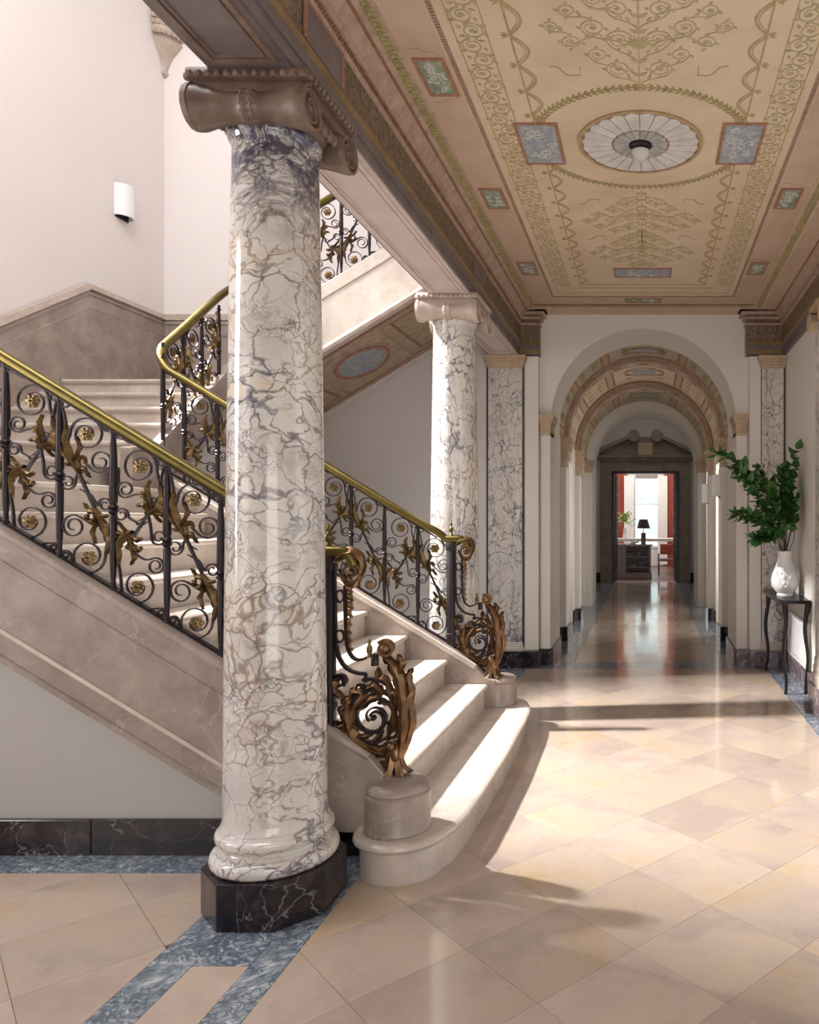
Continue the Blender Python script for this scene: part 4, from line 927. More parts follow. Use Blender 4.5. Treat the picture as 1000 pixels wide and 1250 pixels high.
# fan medallion
MX, MY = AX, 4.27
def disc(r, h, z0=CZ, n=48): return MB().loft([[(MX+r*math.cos(2*PI*i/n), MY+r*math.sin(2*PI*i/n), z0-h) for i in range(n)], [(MX+r*math.cos(2*PI*i/n), MY+r*math.sin(2*PI*i/n), z0+.001) for i in range(n)]])
med = obj('medallion', disc(.352, .004), M['terra'], ceil)
obj('medallion_rim', MB().sweep([(MX+.345*math.cos(2*PI*i/48), MY+.345*math.sin(2*PI*i/48), CZ-.005) for i in range(48)], [(-.010, -.004), (.010, -.004), (.006, .004), (-.006, .004)], closed=True), M['ochre'], med)
for i in range(24):
    a0, a1 = 2*PI*i/24, 2*PI*(i+.93)/24; am = (a0+a1)/2; rr = []
    P = [(.165, a0), (.318, a0), (.332, am), (.318, a1), (.165, a1), (.165, am)]
    mb = MB().loft([[(MX+r*math.cos(a), MY+r*math.sin(a), CZ-(.006 if k in (2, 5) else .012)) for k, (r, a) in enumerate(P)], [(MX+r*math.cos(a), MY+r*math.sin(a), CZ) for r, a in P]])
    obj('fan_flute', mb, M['fan'], med)
for i in range(20):
    a0, a1 = 2*PI*i/20, 2*PI*(i+.9)/20; am = (a0+a1)/2
    P = [(.07, a0), (.148, a0), (.158, am), (.148, a1), (.07, a1), (.07, am)]
    obj('inner_flute', MB().loft([[(MX+r*math.cos(a), MY+r*math.sin(a), CZ-(.010 if k in (2, 5) else .014)) for k, (r, a) in enumerate(P)], [(MX+r*math.cos(a), MY+r*math.sin(a), CZ) for r, a in P]]), M['fan2'], med)
t = thing('ceiling_light', (MX, MY, CZ), 'small frosted glass dome light in the centre of the fan medallion', 'ceiling light')
obj('collar', MB().lathe([(.001, CZ-.0), (.062, CZ-.0), (.062, CZ-.02), (.05, CZ-.03), (.05, CZ-.045), (.001, CZ-.045)], (MX, MY, 0), 28), M['iron'], t, smooth=True)
obj('glass_dome', MB().lathe([(.052*math.cos(a*PI/16), CZ-.045-.055*math.sin(a*PI/16)) for a in range(0, 8)]+[(.001, CZ-.1)], (MX, MY, 0), 28), M['glass_dome'], t, smooth=True)
# garlands round the medallion, arabesques
gr = MB(); gl = MB()
for s in (0, PI):
    pts = []
    for i in range(41):
        a = s+PI*.12+PI*.76*i/40; r = .60; pts.append((MX+r*math.cos(a)*1.0, MY+r*.93*math.sin(a)))
    flat(gr, pts, .003)
    for i, (x, y) in enumerate(pts):
        a = s+PI*.12+PI*.76*i/40
        for q in (-1, 0, 1): sm_leaf(gl, x, y, a+PI/2*(1 if i < 20 else -1)+q*.8, .042, .010)
obj('painted_garland', gr, M['olive'], ceil); obj('painted_garland_leaves', gl, M['olive'], ceil)
def arabesque(cy, d, name):
    mb = MB(); lf = MB()
    flat(mb, [(AX, cy-.48*d), (AX, cy+.5*d)], .003)
    for s in (-1, 1):
        for (dx, dy, r, fx, fy, tn) in ((.10, -.28, .055, 0, -.42, 1.7), (.19, -.17, .042, .05, -.33, 1.5), (.085, -.06, .06, 0, -.24, 1.8), (.20, .02, .05, .06, -.12, 1.7), (.30, -.08, .042, .16, -.04, 1.5), (.09, .14, .045, 0, .0, 1.6), (.19, .20, .04, .07, .08, 1.5), (.30, .13, .035, .2, .06, 1.4), (.07, .32, .038, 0, .2, 1.6), (.38, .03, .03, .30, -.04, 1.4)):
            c = (AX+s*dx, cy+d*dy); a0 = -.3*d if s > 0 else PI+.3*d
            flat(mb, scroll((AX+s*fx, cy+d*fy), (s*.25, d*1.0), c, r, a0, tn, s*d, .2), .0038, taper=True)
            for j in range(4): sm_leaf(lf, c[0]+r*math.cos(j*1.5), c[1]+r*math.sin(j*1.5), j*1.5+.8, .028, .008)
            for j in range(4): sm_leaf(lf, c[0], c[1], j*PI/2, .014, .006)
            sm_leaf(lf, AX+s*(fx*.6+dx*.4), cy+d*(fy*.6+dy*.4), PI/2*d+s*.5, .04, .010)
        flat(mb, bez((AX+s*.28, cy-d*.33), (AX+s*.40, cy-d*.36), (AX+s*.34, cy-d*.24), (AX+s*.42, cy-d*.26)), .004)
        flat(mb, [(AX+s*.28, cy-d*.33), (AX+s*.28, cy-d*.26)], .003)
    for k in range(9): 
        for s in (-1, 1): sm_leaf(lf, AX, cy+d*(-.44+.105*k), PI/2*d+s*.9, .05, .013)
    for j in range(9): sm_leaf(lf, AX, cy-.1*d, PI/2*d+(j-4)*.35, .07, .010)
    obj(name, mb, M['faint'], ceil); obj(name+'_leaves', lf, M['faint'], ceil)
arabesque(3.28, -1, 'painted_arabesque'); arabesque(5.35, 1, 'painted_arabesque'); arabesque(6.0, 1, 'painted_arabesque')
arabesque(2.4, -1, 'painted_arabesque')

# ---------------------------------------------------------------- CORRIDOR beyond the arch
def shell(R, y0, y1, zs, th=.06, n=28, cx=AX):
    mb = MB(); rings = []
    for y in (y0, y1): pass
    sec = [(cx-R*math.cos(PI*i/n), zs+R*math.sin(PI*i/n)) for i in range(n+1)]; so_ = [(cx-(R+th)*math.cos(PI*i/n), zs+(R+th)*math.sin(PI*i/n)) for i in range(n, -1, -1)]
    poly = sec+so_; m = len(poly)
    mb.add([(p[0], y0, p[1]) for p in poly]+[(p[0], y1, p[1]) for p in poly], [(i, (i+1) % m, (i+1) % m+m, i+m) for i in range(m)])
    k = n+1
    for y in (0, 1):
        for i in range(n): mb.f.append(tuple(len(mb.v)-2*m+y*m+j for j in (i, i+1, m-2-i, m-1-i)))
    return mb
def vault(name, R, y0, y1, zs, matk, th=.06): return struct(name, shell(R, y0, y1, zs, th), M[matk])
ZS = 2.49
v1 = vault('ceiling_vault', .985, 8.45, 9.25, ZS, 'ochre', .04)
v2 = vault('ceiling_vault', 1.02, 9.25, 11.1, ZS, 'ceil_rose', .04)
v3 = vault('ceiling_vault', .985, 11.1, 12.75, ZS, 'ochre', .04)
def on_vault(v, R, th0, th1, y0, y1, matk, name, d=.004, n=None):
    """a curved painted field between two angles"""
    n = n or max(3, int(abs(th1-th0)*10)); mb = MB(); A = []
    for r in (R-d, R+.002):
        for y in (y0, y1):
            A.append([(AX-r*math.cos(th0+(th1-th0)*i/n), y, ZS+r*math.sin(th0+(th1-th0)*i/n)) for i in range(n+1)])
    vs = [p for r in A for p in r]; m = n+1; fs = []
    for i in range(n): fs += [(i, i+1, m+i+1, m+i), (i, 2*m+i, 2*m+i+1, i+1), (m+i, m+i+1, 3*m+i+1, 3*m+i)]
    fs += [(0, m, 3*m, 2*m), (n, 2*m+n, 3*m+n, m+n)]
    mb.add(vs, fs); return obj(name, mb, M[matk], v)
for v, R, a, b in ((v1, .985, 8.5, 9.2), (v2, 1.02, 9.62, 11.0), (v3, .985, 11.45, 12.7)):
    ln = b-a
    for (t0, t1) in ((.08, .55), (.62, 1.05), (1.12, 2.02), (2.09, 2.52), (2.59, 3.06)):
        on_vault(v, R, t0, t1, a+.06, b-.06, 'terra', 'painted_border', .003)
        f_ = on_vault(v, R, t0+.03, t1-.03, a+.09, b-.09, 'greenfield' if v is not v2 else 'ceil', 'painted_field', .006)
        if t1-t0 > .5:
            mb = MB(); yc = (a+b)/2; n = 24
            mb.sweep([(AX-(R-.010)*math.cos(PI/2+.26*math.cos(2*PI*i/n)), yc+ln*.18*math.sin(2*PI*i/n), ZS+(R-.010)*math.sin(PI/2+.26*math.cos(2*PI*i/n))) for i in range(n)], [(-.012, -.003), (.012, -.003), (.012, .003), (-.012, .003)], closed=True)
            obj('painted_oval', mb, M['terra'], v)
            on_vault(v, R, PI/2-.16, PI/2+.16, yc-ln*.10, yc+ln*.10, 'bluepanel', 'painted_picture', .009)
        mb = MB(); tm = (t0+t1)/2
        for q in range(4):
            yy = a+.15+(b-a-.3)*(q+.5)/4
            for s in (-1, 1):
                pts = [(AX-(R-.008)*math.cos(tm+u), y_, ZS+(R-.008)*math.sin(tm+u)) for u, y_ in arc_scroll((s*(t1-t0)*.25, yy), .05, q, 1.4, s, .3)]
                mb.sweep(pts, [(-.005, -.002), (.005, -.002), (.005, .002), (-.005, .002)], up=(-math.cos(tm), 0, math.sin(tm)))
        obj('painted_scrolls', mb, M['olive'], v)
for i, (ya, yb) in enumerate(((9.25, 9.50), (11.10, 11.35))):
    rb = struct('trim_9', shell(.925, ya, yb, ZS, .10), M['rosemould'])
    for k in range(17):
        th = .10+(PI-.2)*k/16-.055
        n = 3; A = []
        mb = MB(); c0 = []
        for r in (.920, .93):
            for y in (ya+.05, yb-.05):
                A_ = [(AX-r*math.cos(th+.11*j/n), y, ZS+r*math.sin(th+.11*j/n)) for j in range(n+1)]; c0.append(A_)
        vs = [p for r in c0 for p in r]; m = n+1; fs = []
        for j in range(n): fs += [(j, j+1, m+j+1, m+j), (j, 2*m+j, 2*m+j+1, j+1), (m+j, m+j+1, 3*m+j+1, 3*m+j)]
        fs += [(0, m, 3*m, 2*m), (n, 2*m+n, 3*m+n, m+n)]
        mb.add(vs, fs); obj('rib_panel', mb, M['capital2' if k % 2 else 'terra'], rb)
    ring = MB()
    for r in (.922, 1.0): ring.sweep([(AX-r*math.cos(PI*j/28), ya-.006, ZS+r*math.sin(PI*j/28)) for j in range(29)], [(-.012, -.010), (.012, -.010), (.008, .010), (-.008, .010)], up=(0, -1, 0))
    obj('rib_moulding', ring, M['gold_cap'], rb)
    for s in (-1, 1):     # corbel under the rib
        xe = AX+s*.925; o = MB()
        for a, b, e in ((2.42, 2.49, .04), (2.33, 2.42, .02), (2.22, 2.33, .0), (2.12, 2.22, -.025), (2.0, 2.12, -.05)):
            o.cbox(min(xe-s*e, xe+s*.12), max(xe-s*e, xe+s*.12), ya-.02, yb+.02, a, b, .004)
        obj('rib_corbel', o, M['gold_cap'], rb)
struct('wall_corridor_reveal', arch_wall(-2.2, 2.2, 4.2, AX, .90, 2.42, 12.75, 13.9, .90), M['plaster'])
for s, xe in ((-1, AX-.90), (1, AX+.90)): impost(s, 12.70, 12.95, xe, 2.46, .22, .2)
# side walls with openings
def side(s):
    xi = AX+s*1.02; xo = xi+s*.14; a, b = min(xi, xo), max(xi, xo); mb = MB()
    mb.box(a, b, 8.45, 8.52, 0, 2.6).box(a, b, 9.14, 9.65, 0, 2.6).box(a, b, 8.52, 9.14, 2.25, 2.6).box(a, b, 10.75, 11.7, 0, 2.6).box(a, b, 12.45, 12.75, 0, 2.6).box(a, b, 9.65, 10.75, 2.25, 2.6).box(a, b, 11.7, 12.45, 2.25, 2.6)
    return mb
struct('wall_corridor_left', side(-1), M['plaster']); struct('wall_corridor_right', side(1), M['plaster'])
for s in (-1, 1):
    xi = AX+s*1.02
    for (ya, yb) in ((9.2, 9.62), (11.05, 11.45)):
        struct('trim_10', MB().cbox(min(xi, xi-s*.07), max(xi, xi-s*.07), ya, yb, .17, 2.12, .004), M['plaster'])
    bb = struct('baseboard_corridor', MB().box(min(xi, xi-s*.02), max(xi, xi-s*.02), 9.14, 9.6, 0, .17).box(min(xi, xi-s*.02), max(xi, xi-s*.02), 10.75, 11.7, 0, .17), M['base_dark'])
    for (ya, yb) in ((9.18, 9.64), (11.03, 11.47)): obj('marble_block', MB().cbox(min(xi, xi-s*.09), max(xi, xi-s*.09), ya, yb, 0, .17, .004), M['base_dark'], bb)
for s, nm in ((-1, 'added_door_2'), (1, 'added_door_3')):  # dark doors added to give the corridor sides their dark strips
    xa = AX+s*1.10; d_ = struct(nm, MB().box(min(xa, xa+s*.05), max(xa, xa+s*.05), 8.50, 9.16, 0, 2.26), M['wood'])
    for z0, z1 in ((.2, .95), (1.05, 2.1)): obj('door_panel', MB().cbox(min(xa, xa-s*.012), max(xa, xa-s*.012), 8.60, 9.06, z0, z1, .004), M['wood'], d_)
# daylit windows behind the side openings
wn = 2
for s, y0, y1 in ((1, 9.65, 10.75), (1, 11.7, 12.45), (-1, 9.65, 10.75), (-1, 11.7, 12.45)):
    x = AX+s*1.9
    struct('wall_alcove', MB().box(min(x, x+s*.1), max(x, x+s*.1), y0-.1, y1+.1, 0, 2.6).box(min(AX+s*1.16, x), max(AX+s*1.16, x), y0-.1, y0-.02, 0, 2.6).box(min(AX+s*1.16, x), max(AX+s*1.16, x), y1+.02, y1+.1, 0, 2.6).box(min(AX+s*1.16, x), max(AX+s*1.16, x), y0-.1, y1+.1, 2.55, 2.6), M['plaster'])
# end wall with pedimented doorway
DW, DE, DY, DH = -.79, .715, 17.60, 2.53
struct('wall_end', MB().box(-2.2, DW-.12, DY, DY+.15, 0, 4.6).box(DE+.12, 2.2, DY, DY+.15, 0, 4.6).box(DW-.12, DE+.12, DY, DY+.15, DH+.12, 4.6), M['plaster_grey'])
struct('wall_vestibule', MB().box(-2.3, -2.2, 13.9, DY, 0, 4.6).box(2.2, 2.3, 13.9, DY, 0, 4.6).box(-2.3, 2.3, 12.7, DY, 4.55, 4.6), M['plaster_grey'])
d1 = struct('door_1', MB().box(DW-.30, DW-.0, DY-.06, DY, 0, DH).box(DE, DE+.30, DY-.06, DY, 0, DH).box(DW-.30, DE+.30, DY-.06, DY, DH, DH+.30), M['darkstone'])
obj('door_frame', MB().cbox(DW-.03, DW+.03, DY-.09, DY+.2, 0, DH+.03, .005).cbox(DE-.03, DE+.03, DY-.09, DY+.2, 0, DH+.03, .005).cbox(DW-.03, DE+.03, DY-.09, DY+.2, DH, DH+.05, .005), M['black'], d1)
obj('entablature', MB().cbox(DW-.36, DE+.36, DY-.16, DY, DH+.30, DH+.36, .005).cbox(DW-.42, DE+.42, DY-.22, DY, DH+.36, DH+.42, .005), M['darkstone'], d1)
mx = (DW+DE)/2
for s in (-1, 1):
    pts = [(mx+s*1.15, DH+.44), (mx+s*.28, DH+.84), (mx+s*.28, DH+.92), (mx+s*1.22, DH+.50)]
    obj('pediment_slope', MB().prism(pts, 'y', DY-.24, DY), M['darkstone'], d1)
    obj('pediment_scroll', MB().lathe([(.001, DY-.26), (.14, DY-.26), (.14, DY-.02), (.001, DY-.02)], (mx+s*.27, 0, DH+.86), 20, 'y'), M['darkstone'], d1, smooth=True)
obj('pediment_field', MB().prism([(mx-1.1, DH+.42), (mx+1.1, DH+.42), (mx+.25, DH+.85), (mx-.25, DH+.85)], 'y', DY-.06, DY), M['darkstone'], d1)
obj('pediment_block', MB().cbox(mx-.17, mx+.17, DY-.22, DY, DH+.42, DH+.70, .01), M['gold_cap'], d1)
for s in (-1, 1):  # glazed door leaves folded back into the far room
    xe = DW+.05 if s < 0 else DE-.05
    lf_ = obj('door_leaf', MB().box(xe-.02, xe+.02, DY+.22, DY+.30, 0, DH).box(xe-.02, xe+.02, DY+.85, DY+.93, 0, DH).box(xe-.02, xe+.02, DY+.3, DY+.85, 0, .25), M['black'], d1)
    for k in range(6): obj('glazing_bar', MB().box(xe-.012, xe+.012, DY+.3, DY+.85, .25+k*.45, .28+k*.45), M['black'], d1)
struct('baseboard_end', MB().box(-2.1, DW-.30, DY-.08, DY-.0, 0, .22).box(DE+.30, 2.1, DY-.08, DY, 0, .22), M['base_dark'])

# ---------------------------------------------------------------- FAR ROOM
WY = 23.6
struct('wall_far_room', MB().box(-2.1, -.40, WY, WY+.1, 0, 4.2).box(.38, 2.1, WY, WY+.1, 0, 4.2).box(-.40, .38, WY, WY+.1, 0, .55).box(-.40, .38, WY, WY+.1, 3.1, 4.2)
       .box(-2.1, -2.0, DY+.15, WY, 0, 4.2).box(2.0, 2.1, DY+.15, WY, 0, 4.2).box(-2.1, 2.1, DY+.15, WY, 4.1, 4.2), M['plaster'])
w2 = struct('window_2', MB().box(-.40, -.36, WY-.02, WY+.06, .55, 3.1).box(.34, .38, WY-.02, WY+.06, .55, 3.1).box(-.36, .34, WY-.02, WY+.06, 1.90, 1.95).box(-.36, .34, WY-.02, WY+.06, .55, .62), M['white'])
obj('blind', MB().box(-.36, .34, WY-.05, WY-.03, 2.72, 3.1), M['wood_pale'], w2)
struct('garden_backdrop', MB().box(-3.5, 3.5, 26.0, 26.1, -.5, 5), M['garden'])
for s, x, k in ((-1, -.92, 'left'), (1, .84, 'right')):
    t = thing('curtain', (x, WY-.2, 0), 'red curtain hanging on the %s side of the far window' % k, 'curtain')
    n = 24; w0 = .62
    top = [(x-w0/2+w0*i/n, WY-.2+.035*math.sin(i*1.7)) for i in range(n+1)]; bk = [(p[0], p[1]+.02) for p in reversed(top)]
    obj('drape', MB().prism(top+bk, 'z', .02, 3.6), M['curtain'], t, smooth=True)
    obj('white_lining', MB().box(x-s*.36-.15, x-s*.36+.15, WY-.27, WY-.25, .05, 2.80), M['plaster'], t)
# desk-like cabinet with shelves
t = thing('cabinet', (-.52, 18.9, 0), 'wooden open-shelved cabinet standing just inside the far room', 'cabinet')
x0, x1, y0, y1, h = -.74, .10, 18.75, 19.2, .83
obj('top', MB().cbox(x0-.04, x1+.04, y0-.04, y1+.04, h-.04, h, .006), M['wood_pale'], t)
obj('side_panel', MB().box(x0, x0+.22, y0, y1, .1, h-.04), M['wood_pale'], t); obj('side_panel', MB().box(x1-.05, x1, y0, y1, .1, h-.04), M['wood_pale'], t)
obj('back_panel', MB().box(x0+.22, x1-.05, y1-.03, y1, .1, h-.04), M['wood'], t)
for z in (.26, .52): obj('shelf', MB().box(x0+.22, x1-.05, y0, y1-.03, z, z+.025), M['wood_pale'], t)
obj('plinth', MB().box(x0-.02, x1+.02, y0-.02, y1, 0, .14), M['wood_pale'], t)
for i, (x, z, w_, hh) in enumerate(((-.42, .545, .20, .08), (-.20, .545, .14, .1), (-.36, .285, .22, .07), (-.16, .285, .10, .12))):
    t2 = thing('storage_box', (x, 18.85, z), ['long dark box on the upper shelf of the far cabinet', 'short dark box on the upper shelf of the far cabinet', 'long dark box on the lower shelf of the far cabinet', 'short dark box on the lower shelf of the far cabinet'][i], 'box')
    obj('body', MB().cbox(x-w_/2, x+w_/2, 18.80, 18.98, z, z+hh, .005), M['black'], t2); obj('lid', MB().cbox(x-w_/2-.004, x+w_/2+.004, 18.796, 18.984, z+hh, z+hh+.015, .003), M['wood'], t2)
t = thing('table_lamp', (-.09, 18.98, .83), 'table lamp with dark tapered shade and square base on the far cabinet', 'lamp')
obj('base', MB().cbox(-.15, -.03, 18.92, 19.04, .83, 1.12, .006), M['wood'], t)
obj('neck', MB().lathe([(.01, 1.12), (.008, 1.24)], (-.09, 18.98, 0), 10), M['brass'], t)
obj('lamp_shade', MB().lathe([(.17, 1.23), (.105, 1.46), (.10, 1.46), (.165, 1.23)], (-.09, 18.98, 0), 28), M['shade'], t, smooth=True)
for i, (x, r) in enumerate(((-.62, .1), (-.38, .12), (-.30, .08))):
    z = .83 if i < 2 else .868
    t = tag(obj('book', MB().cbox(x-.1, x+.1, 18.80, 18.94, z, z+.035, .004), M['paper']), ['pale book at the left end of the far cabinet top', 'pale book lying left of the table lamp', 'pale book stacked on another beside the table lamp'][i], 'book')
# table behind with vase and flowers
t = thing('console_table', (.1, 20.6, 0), 'long pale table in front of the far window', 'table')
obj('table_top', MB().cbox(-1.1, 1.1, 20.3, 20.9, .86, .94, .01), M['paper'], t)
for x in (-1.0, 1.0):
    for y in (20.36, 20.84): obj('leg', MB().cbox(x-.04, x+.04, y-.04, y+.04, 0, .86, .006), M['curtain'], t)
t = thing('flower_vase', (-.60, 20.5, .94), 'clear vase holding bushy yellow green foliage on the far table', 'vase')
obj('vase', MB().lathe([(.001, .94), (.05, .94), (.06, 1.0), (.045, 1.12), (.055, 1.2), (.05, 1.2), (.04, 1.12), (.001, .96)], (-.60, 20.5, 0), 16), M['white'], t, smooth=True)
M['leaf2'] = plain('yellow_green_leaf', (.20, .30, .07), .5, var=.4, sc=9)
fo = MB(); r_ = random.Random(3)
for i in range(150):
    a = r_.uniform(0, 2*PI); e = r_.uniform(.15, 1.5); R_ = r_.uniform(.15, .42)
    d_ = Vector((math.cos(a)*math.cos(e), math.sin(a)*math.cos(e), math.sin(e))); c = Vector((-.60, 20.5, 1.22))+d_*R_; sd = d_.cross(Vector((0, 0, 1))).normalized()*.03
    tp = c+d_*.10+Vector((0, 0, -.02)); fo.add([c, c+d_*.05+sd, tp, c+d_*.05-sd], [(0, 1, 2, 3)])
tag(obj('foliage', fo, M['leaf2'], t), kind='stuff')
for x, nm in ((.55, 'small dark red wooden chair at the right side of the far room'),):
    t = thing('wooden_chair', (x, 19.9, 0), nm, 'chair')
    obj('seat', MB().cbox(x-.22, x+.22, 19.75, 20.15, .36, .42, .02), M['wood'], t); obj('backrest', MB().cbox(x-.20, x+.20, 20.1, 20.14, .52, .80, .015), M['curtain'], t)
    for dx in (-.24, .24):
        for y in (19.7, 20.1): obj('leg', MB().cbox(x+dx-.02, x+dx+.02, y-.02, y+.02, 0, .36 if y < 20 else .55, .004), M['wood'], t)

# ---------------------------------------------------------------- SCONCES, CORBEL, GRILLE
def sconce(loc, nrm, label, w_=.095, h=.27):
    """half cylinder shade on a wall; nrm: 'x+','x-','y-' direction it faces"""
    t = thing('wall_sconce', loc, label, 'sconce'); n = 16; ring = []
    rot = {'x+': 0, 'x-': PI, 'y-': -PI/2}[nrm]
    def P(u, v): return (loc[0]+u*math.cos(rot)-v*math.sin(rot), loc[1]+u*math.sin(rot)+v*math.cos(rot))
    out = [P(w_*1.05*math.sin(PI*i/n), -w_*math.cos(PI*i/n)) for i in range(n+1)]; inn = [P(w_*.9*math.sin(PI*i/n), -w_*.92*math.cos(PI*i/n)) for i in range(n, -1, -1)]
    obj('shade', MB().prism(out+inn, 'z', loc[2]-h/2, loc[2]+h/2), M['white'], t, smooth=40)
    bp = [P(0, -w_*.8), P(0, w_*.8), P(.012, w_*.8), P(.012, -w_*.8)]
    obj('backplate', MB().prism(bp, 'z', loc[2]-h/2-.015, loc[2]+h/2-.02), M['iron'], t)
    obj('bulb', MB().lathe([(.001, loc[2]-.03), (.02, loc[2]-.02), (.022, loc[2]+.03), (.001, loc[2]+.05)], (*P(.05, 0), 0), 10), M['glass_dome'], t, smooth=True)
sconce((-4.868, 6.98, 4.42), 'x+', 'white half-round wall sconce high on the stairwell wall', .10, .29)
sconce((AX+.945, 9.40, 1.90), 'x-', 'nearer white half-round sconce on the right side of the corridor', .09, .27)
sconce((AX+.945, 11.25, 1.86), 'x-', 'farther white half-round sconce on the right side of the corridor', .09, .28)
t = thing('corner_corbel', (-4.87, 7.6, 6.0), 'carved tan corbel high in the corner of the stairwell', 'corbel')
def cr(r, z): return [(-4.87+r*math.cos(-PI/2+PI/2*i/8), 7.6+r*math.sin(-PI/2+PI/2*i/8), z) for i in range(9)]+[(-4.87, 7.6, z)]
obj('carved_body', MB().loft([cr(.02, 5.93), cr(.05, 5.96), cr(.035, 6.0), cr(.09, 6.12), cr(.19, 6.24), cr(.16, 6.27), cr(.20, 6.33), cr(.19, 6.46), cr(.24, 6.5), cr(.24, 6.62)]), M['capital2'], t, smooth=50)
cm = MB()
for i in range(7):
    a = -PI/2+PI/2*(i+.5)/7
    for z, r in ((6.30, .19), (6.38, .2), (6.44, .2)): cm.ball((-4.87+r*math.cos(a), 7.6+r*math.sin(a), z), .026, 6, 5)
obj('carved_leaves', cm, M['capital2'], t, smooth=True)
t = thing('vent_grille', (1.385, 6.9, .37), 'white louvred heating grille low in the right wall behind the console table', 'grille')
fr = MB().box(1.372, 1.40, 6.45, 6.49, .19, .60).box(1.372, 1.40, 7.31, 7.35, .19, .60).box(1.372, 1.40, 6.49, 7.31, .19, .22).box(1.372, 1.40, 6.49, 7.31, .57, .60)
obj('frame', fr, M['grille'], t)
for k in range(15): obj('slat', MB().prism([(1.376, .228+k*.023), (1.396, .238+k*.023), (1.396, .243+k*.023), (1.376, .233+k*.023)], 'y', 6.49, 7.31), M['grille'], t)
obj('backing', MB().box(1.394, 1.399, 6.49, 7.31, .22, .57), M['archi'], t)

# ---------------------------------------------------------------- CONSOLE TABLE, VASE, BRANCHES
TT = .80
t = thing('side_table', (1.25, 6.9, 0), 'slender black console table with wavy legs against the right wall', 'table')
pl = [(1.385, 6.36), (1.16, 6.36), (1.135, 6.45), (1.125, 6.9), (1.135, 7.35), (1.18, 7.46), (1.385, 7.46)]
obj('table_top', MB().loft([[(x, y, TT-.028) for x, y in pl], [(x-.008 if x < 1.3 else x, y, TT-.014) for x, y in pl], [(x, y, TT) for x, y in pl]]), M['black'], t)
obj('apron', MB().box(1.165, 1.185, 6.42, 7.40, TT-.06, TT-.028), M['black'], t)
for i, (x, y) in enumerate(((1.175, 6.42), (1.175, 7.38), (1.36, 6.42), (1.36, 7.38))):
    n = 22; pts = []; sc = []
    for k in range(n+1):
        f = k/n; z = TT-.028-(TT-.028)*f
        pts.append((x+.012*math.sin(f*9+i)*(1-.3*f), y+.016*math.sin(f*11+1+i*2), z)); sc.append(1.25-.55*f+(.25 if f < .1 else 0)+(.2 if f > .96 else 0))
    obj('leg', MB().sweep(pts, [(.017*math.cos(a*PI/4), .017*math.sin(a*PI/4)) for a in range(8)], up=(1, 0, 0), scale=sc), M['black'], t, smooth=True)
VC = (1.245, 6.80)
t = thing('white_vase', (*VC, TT), 'white pear-shaped ceramic vase with a raised face relief on the console table', 'vase')
prof = [(.001, TT), (.072, TT), (.075, TT+.012), (.068, TT+.02), (.095, TT+.05), (.120, TT+.09), (.126, TT+.14), (.112, TT+.20), (.086, TT+.26), (.068, TT+.31), (.062, TT+.36), (.066, TT+.40), (.060, TT+.40), (.055, TT+.36), (.06, TT+.3), (.001, TT+.1)]
obj('body', MB().lathe(prof, (*VC, 0), 36), M['white'], t, smooth=60)
rf = MB()
fx = VC[0]-.112*.25; fy = VC[1]-.112
for dx, dz, r in ((0, .17, .02), (-.03, .20, .012), (.03, .20, .012), (0, .12, .016), (-.04, .15, .010), (.04, .15, .01), (0, .235, .014), (-.02, .09, .012), (.02, .09, .012)):
    a = math.atan2(-1, -.25)+dx*8; R_ = .12 if dz < .18 else .105 if dz < .22 else .092
    rf.ball((VC[0]+R_*math.cos(a), VC[1]+R_*math.sin(a), TT+dz), r, 8, 5)
for s in (-1, 1):
    a = math.atan2(-1, -.25)+s*.25
    rf.sweep([(VC[0]+R_*math.cos(a+s*q*.1), VC[1]+R_*math.sin(a+s*q*.1), TT+.10+.03*q) for q, R_ in ((0, .122), (1, .122), (2, .118), (3, .112), (4, .105))], [(-.006, -.006), (.006, -.006), (.006, .006), (-.006, .006)])
obj('relief', rf, M['white'], t, smooth=True)
t = thing('leafy_branches', (*VC, TT+.3), 'arching green leafy branches standing in the white vase', 'plant')
def px(x, y, Y): return Vector(((x-VX)/F*Y, Y, H-(y-VY)/F*Y))
lp = MB(); LL, LW = .105, .036
rows = []
for k, (u, w_) in enumerate(((0, .003), (.12, .6), (.35, 1), (.6, .85), (.82, .45), (1, .02))):
    for s in (-1, 0, 1): lp.v.append((u*LL, s*w_*LW, -.012*u*u+(.006*abs(s)*w_)))
for i in range(5):
    for j in range(2): lp.f.append((i*3+j, i*3+j+1, (i+1)*3+j+1, (i+1)*3+j))
leaf0 = None; r_ = random.Random(11)
top = Vector((VC[0], VC[1], TT+.38))
branches = [((961, 672, 6.8), (958, 620, 6.75), (930, 575, 6.6), (872, 552, 6.45)), ((960, 672, 6.8), (962, 630, 6.8), (945, 600, 6.9), (925, 572, 6.95)),
            ((960, 672, 6.8), (950, 640, 6.7), (925, 628, 6.6), (896, 628, 6.5)), ((962, 672, 6.8), (970, 630, 6.85), (982, 590, 6.75), (984, 550, 6.6)),
            ((961, 672, 6.8), (965, 640, 6.9), (975, 610, 6.95), (988, 585, 6.9)), ((960, 672, 6.8), (948, 650, 6.75), (935, 650, 6.7), (920, 658, 6.65)),
            ((961, 672, 6.8), (963, 620, 6.75), (955, 590, 6.7), (958, 572, 6.7)), ((960, 672, 6.8), (946, 632, 6.6), (915, 590, 6.5), (897, 570, 6.4)),
            ((961, 672, 6.8), (955, 648, 6.6), (945, 625, 6.5), (940, 600, 6.45)), ((961, 672, 6.8), (975, 645, 6.7), (985, 628, 6.7), (990, 612, 6.65))]
cnt = 0; small = MB()
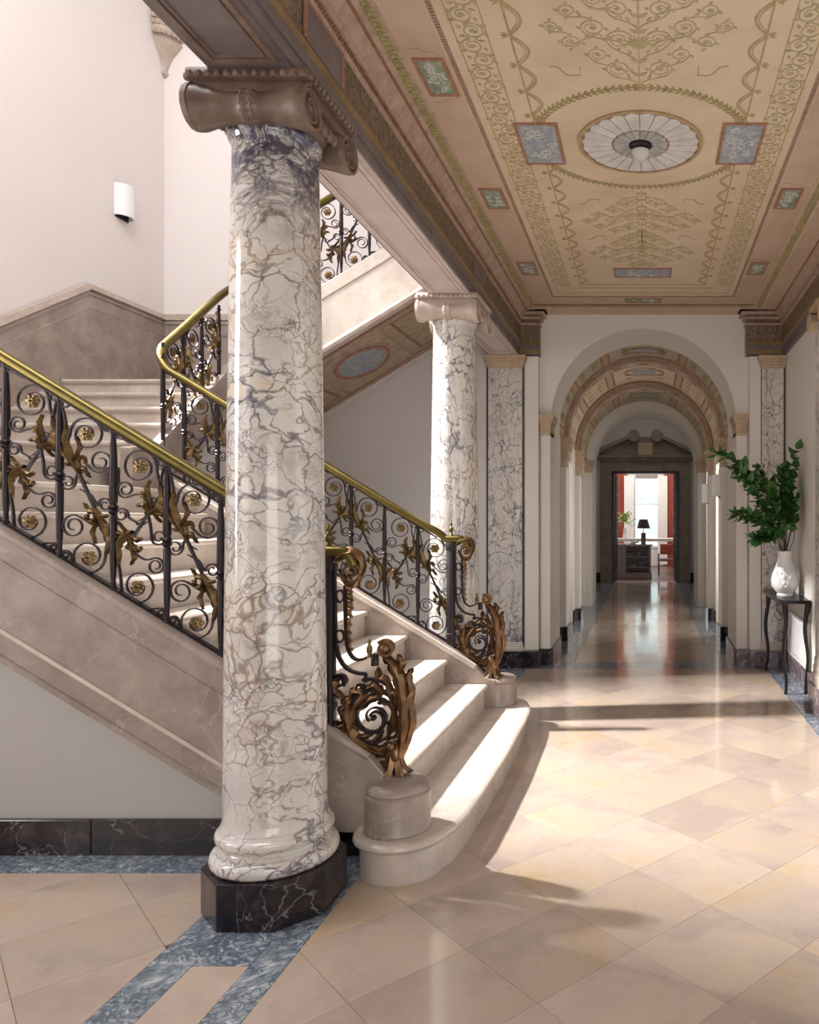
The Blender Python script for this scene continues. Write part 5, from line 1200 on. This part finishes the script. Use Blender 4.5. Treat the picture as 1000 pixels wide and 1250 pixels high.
for bi, br_ in enumerate(branches):
    Q = [px(*q) for q in br_]
    Q[0] = Vector((VC[0]+.01*math.cos(bi), VC[1]+.01*math.sin(bi), TT+.30))
    pts = []
    for i in range(25):
        u = i/24; p = Q[0]*(1-u)**3+Q[1]*3*(1-u)**2*u+Q[2]*3*(1-u)*u*u+Q[3]*u**3
        p.x = min(p.x, 1.315); pts.append(p)
    obj('branch', MB().sweep(pts, [(.004*math.cos(a*PI/3), .004*math.sin(a*PI/3)) for a in range(6)], up=(0, 1, .1), scale=[1-.6*i/24 for i in range(25)]), M['stem'], t, smooth=True)
    NL = 30
    for k in range(NL):
        u = .34+.66*k/(NL-1); i = min(23, int(u*24)); f = u*24-i; p = pts[i].lerp(pts[i+1], min(1, f)); tg = (pts[i+1]-pts[i]).normalized()
        a = k*2.4+r_.uniform(-.4, .4); ref = tg.orthogonal().normalized(); d_ = (Matrix.Rotation(a, 3, tg) @ ref)*.85+tg*.55+Vector((0, 0, -.05)); d_.normalize()
        st = p+d_*.012
        if st.x+d_.x*LL > 1.36: d_.x = -abs(d_.x); d_.normalize()
        z_ = d_.cross(Vector((r_.uniform(-.5, .5), r_.uniform(-.5, .5), 1)).normalized()).normalized(); n_ = z_.cross(d_).normalized() * -1
        Mx = Matrix((d_, z_, d_.cross(z_))).transposed().to_4x4(); Mx.translation = st-WL[t.name]
        sc_ = r_.uniform(.7, 1.15)
        if leaf0 is None:
            leaf0 = obj('leaf', lp, M['leaf'], t, smooth=60, local=True); o = leaf0
        else: o = leaf0.copy(); COL.objects.link(o); o.parent = t
        o.matrix_local = Mx @ Matrix.Scale(sc_, 4)
        cnt += 1
        for q in range(2):   # the smaller leaves between, too many to name singly
            m2 = Matrix.Rotation(r_.uniform(0, 6.28), 4, 'Z') @ Matrix.Rotation(r_.uniform(-.9, .9), 4, 'Y'); pp = p.lerp(pts[min(24, i+1)], r_.random())-WL[t.name]
            if pp.x+WL[t.name].x > 1.27: continue
            small.add([pp+(m2 @ (Vector(v)*.8)) for v in lp.v], lp.f)

tag(obj('small_leaves', small, M['leaf'], t, smooth=60, local=True), kind='stuff')
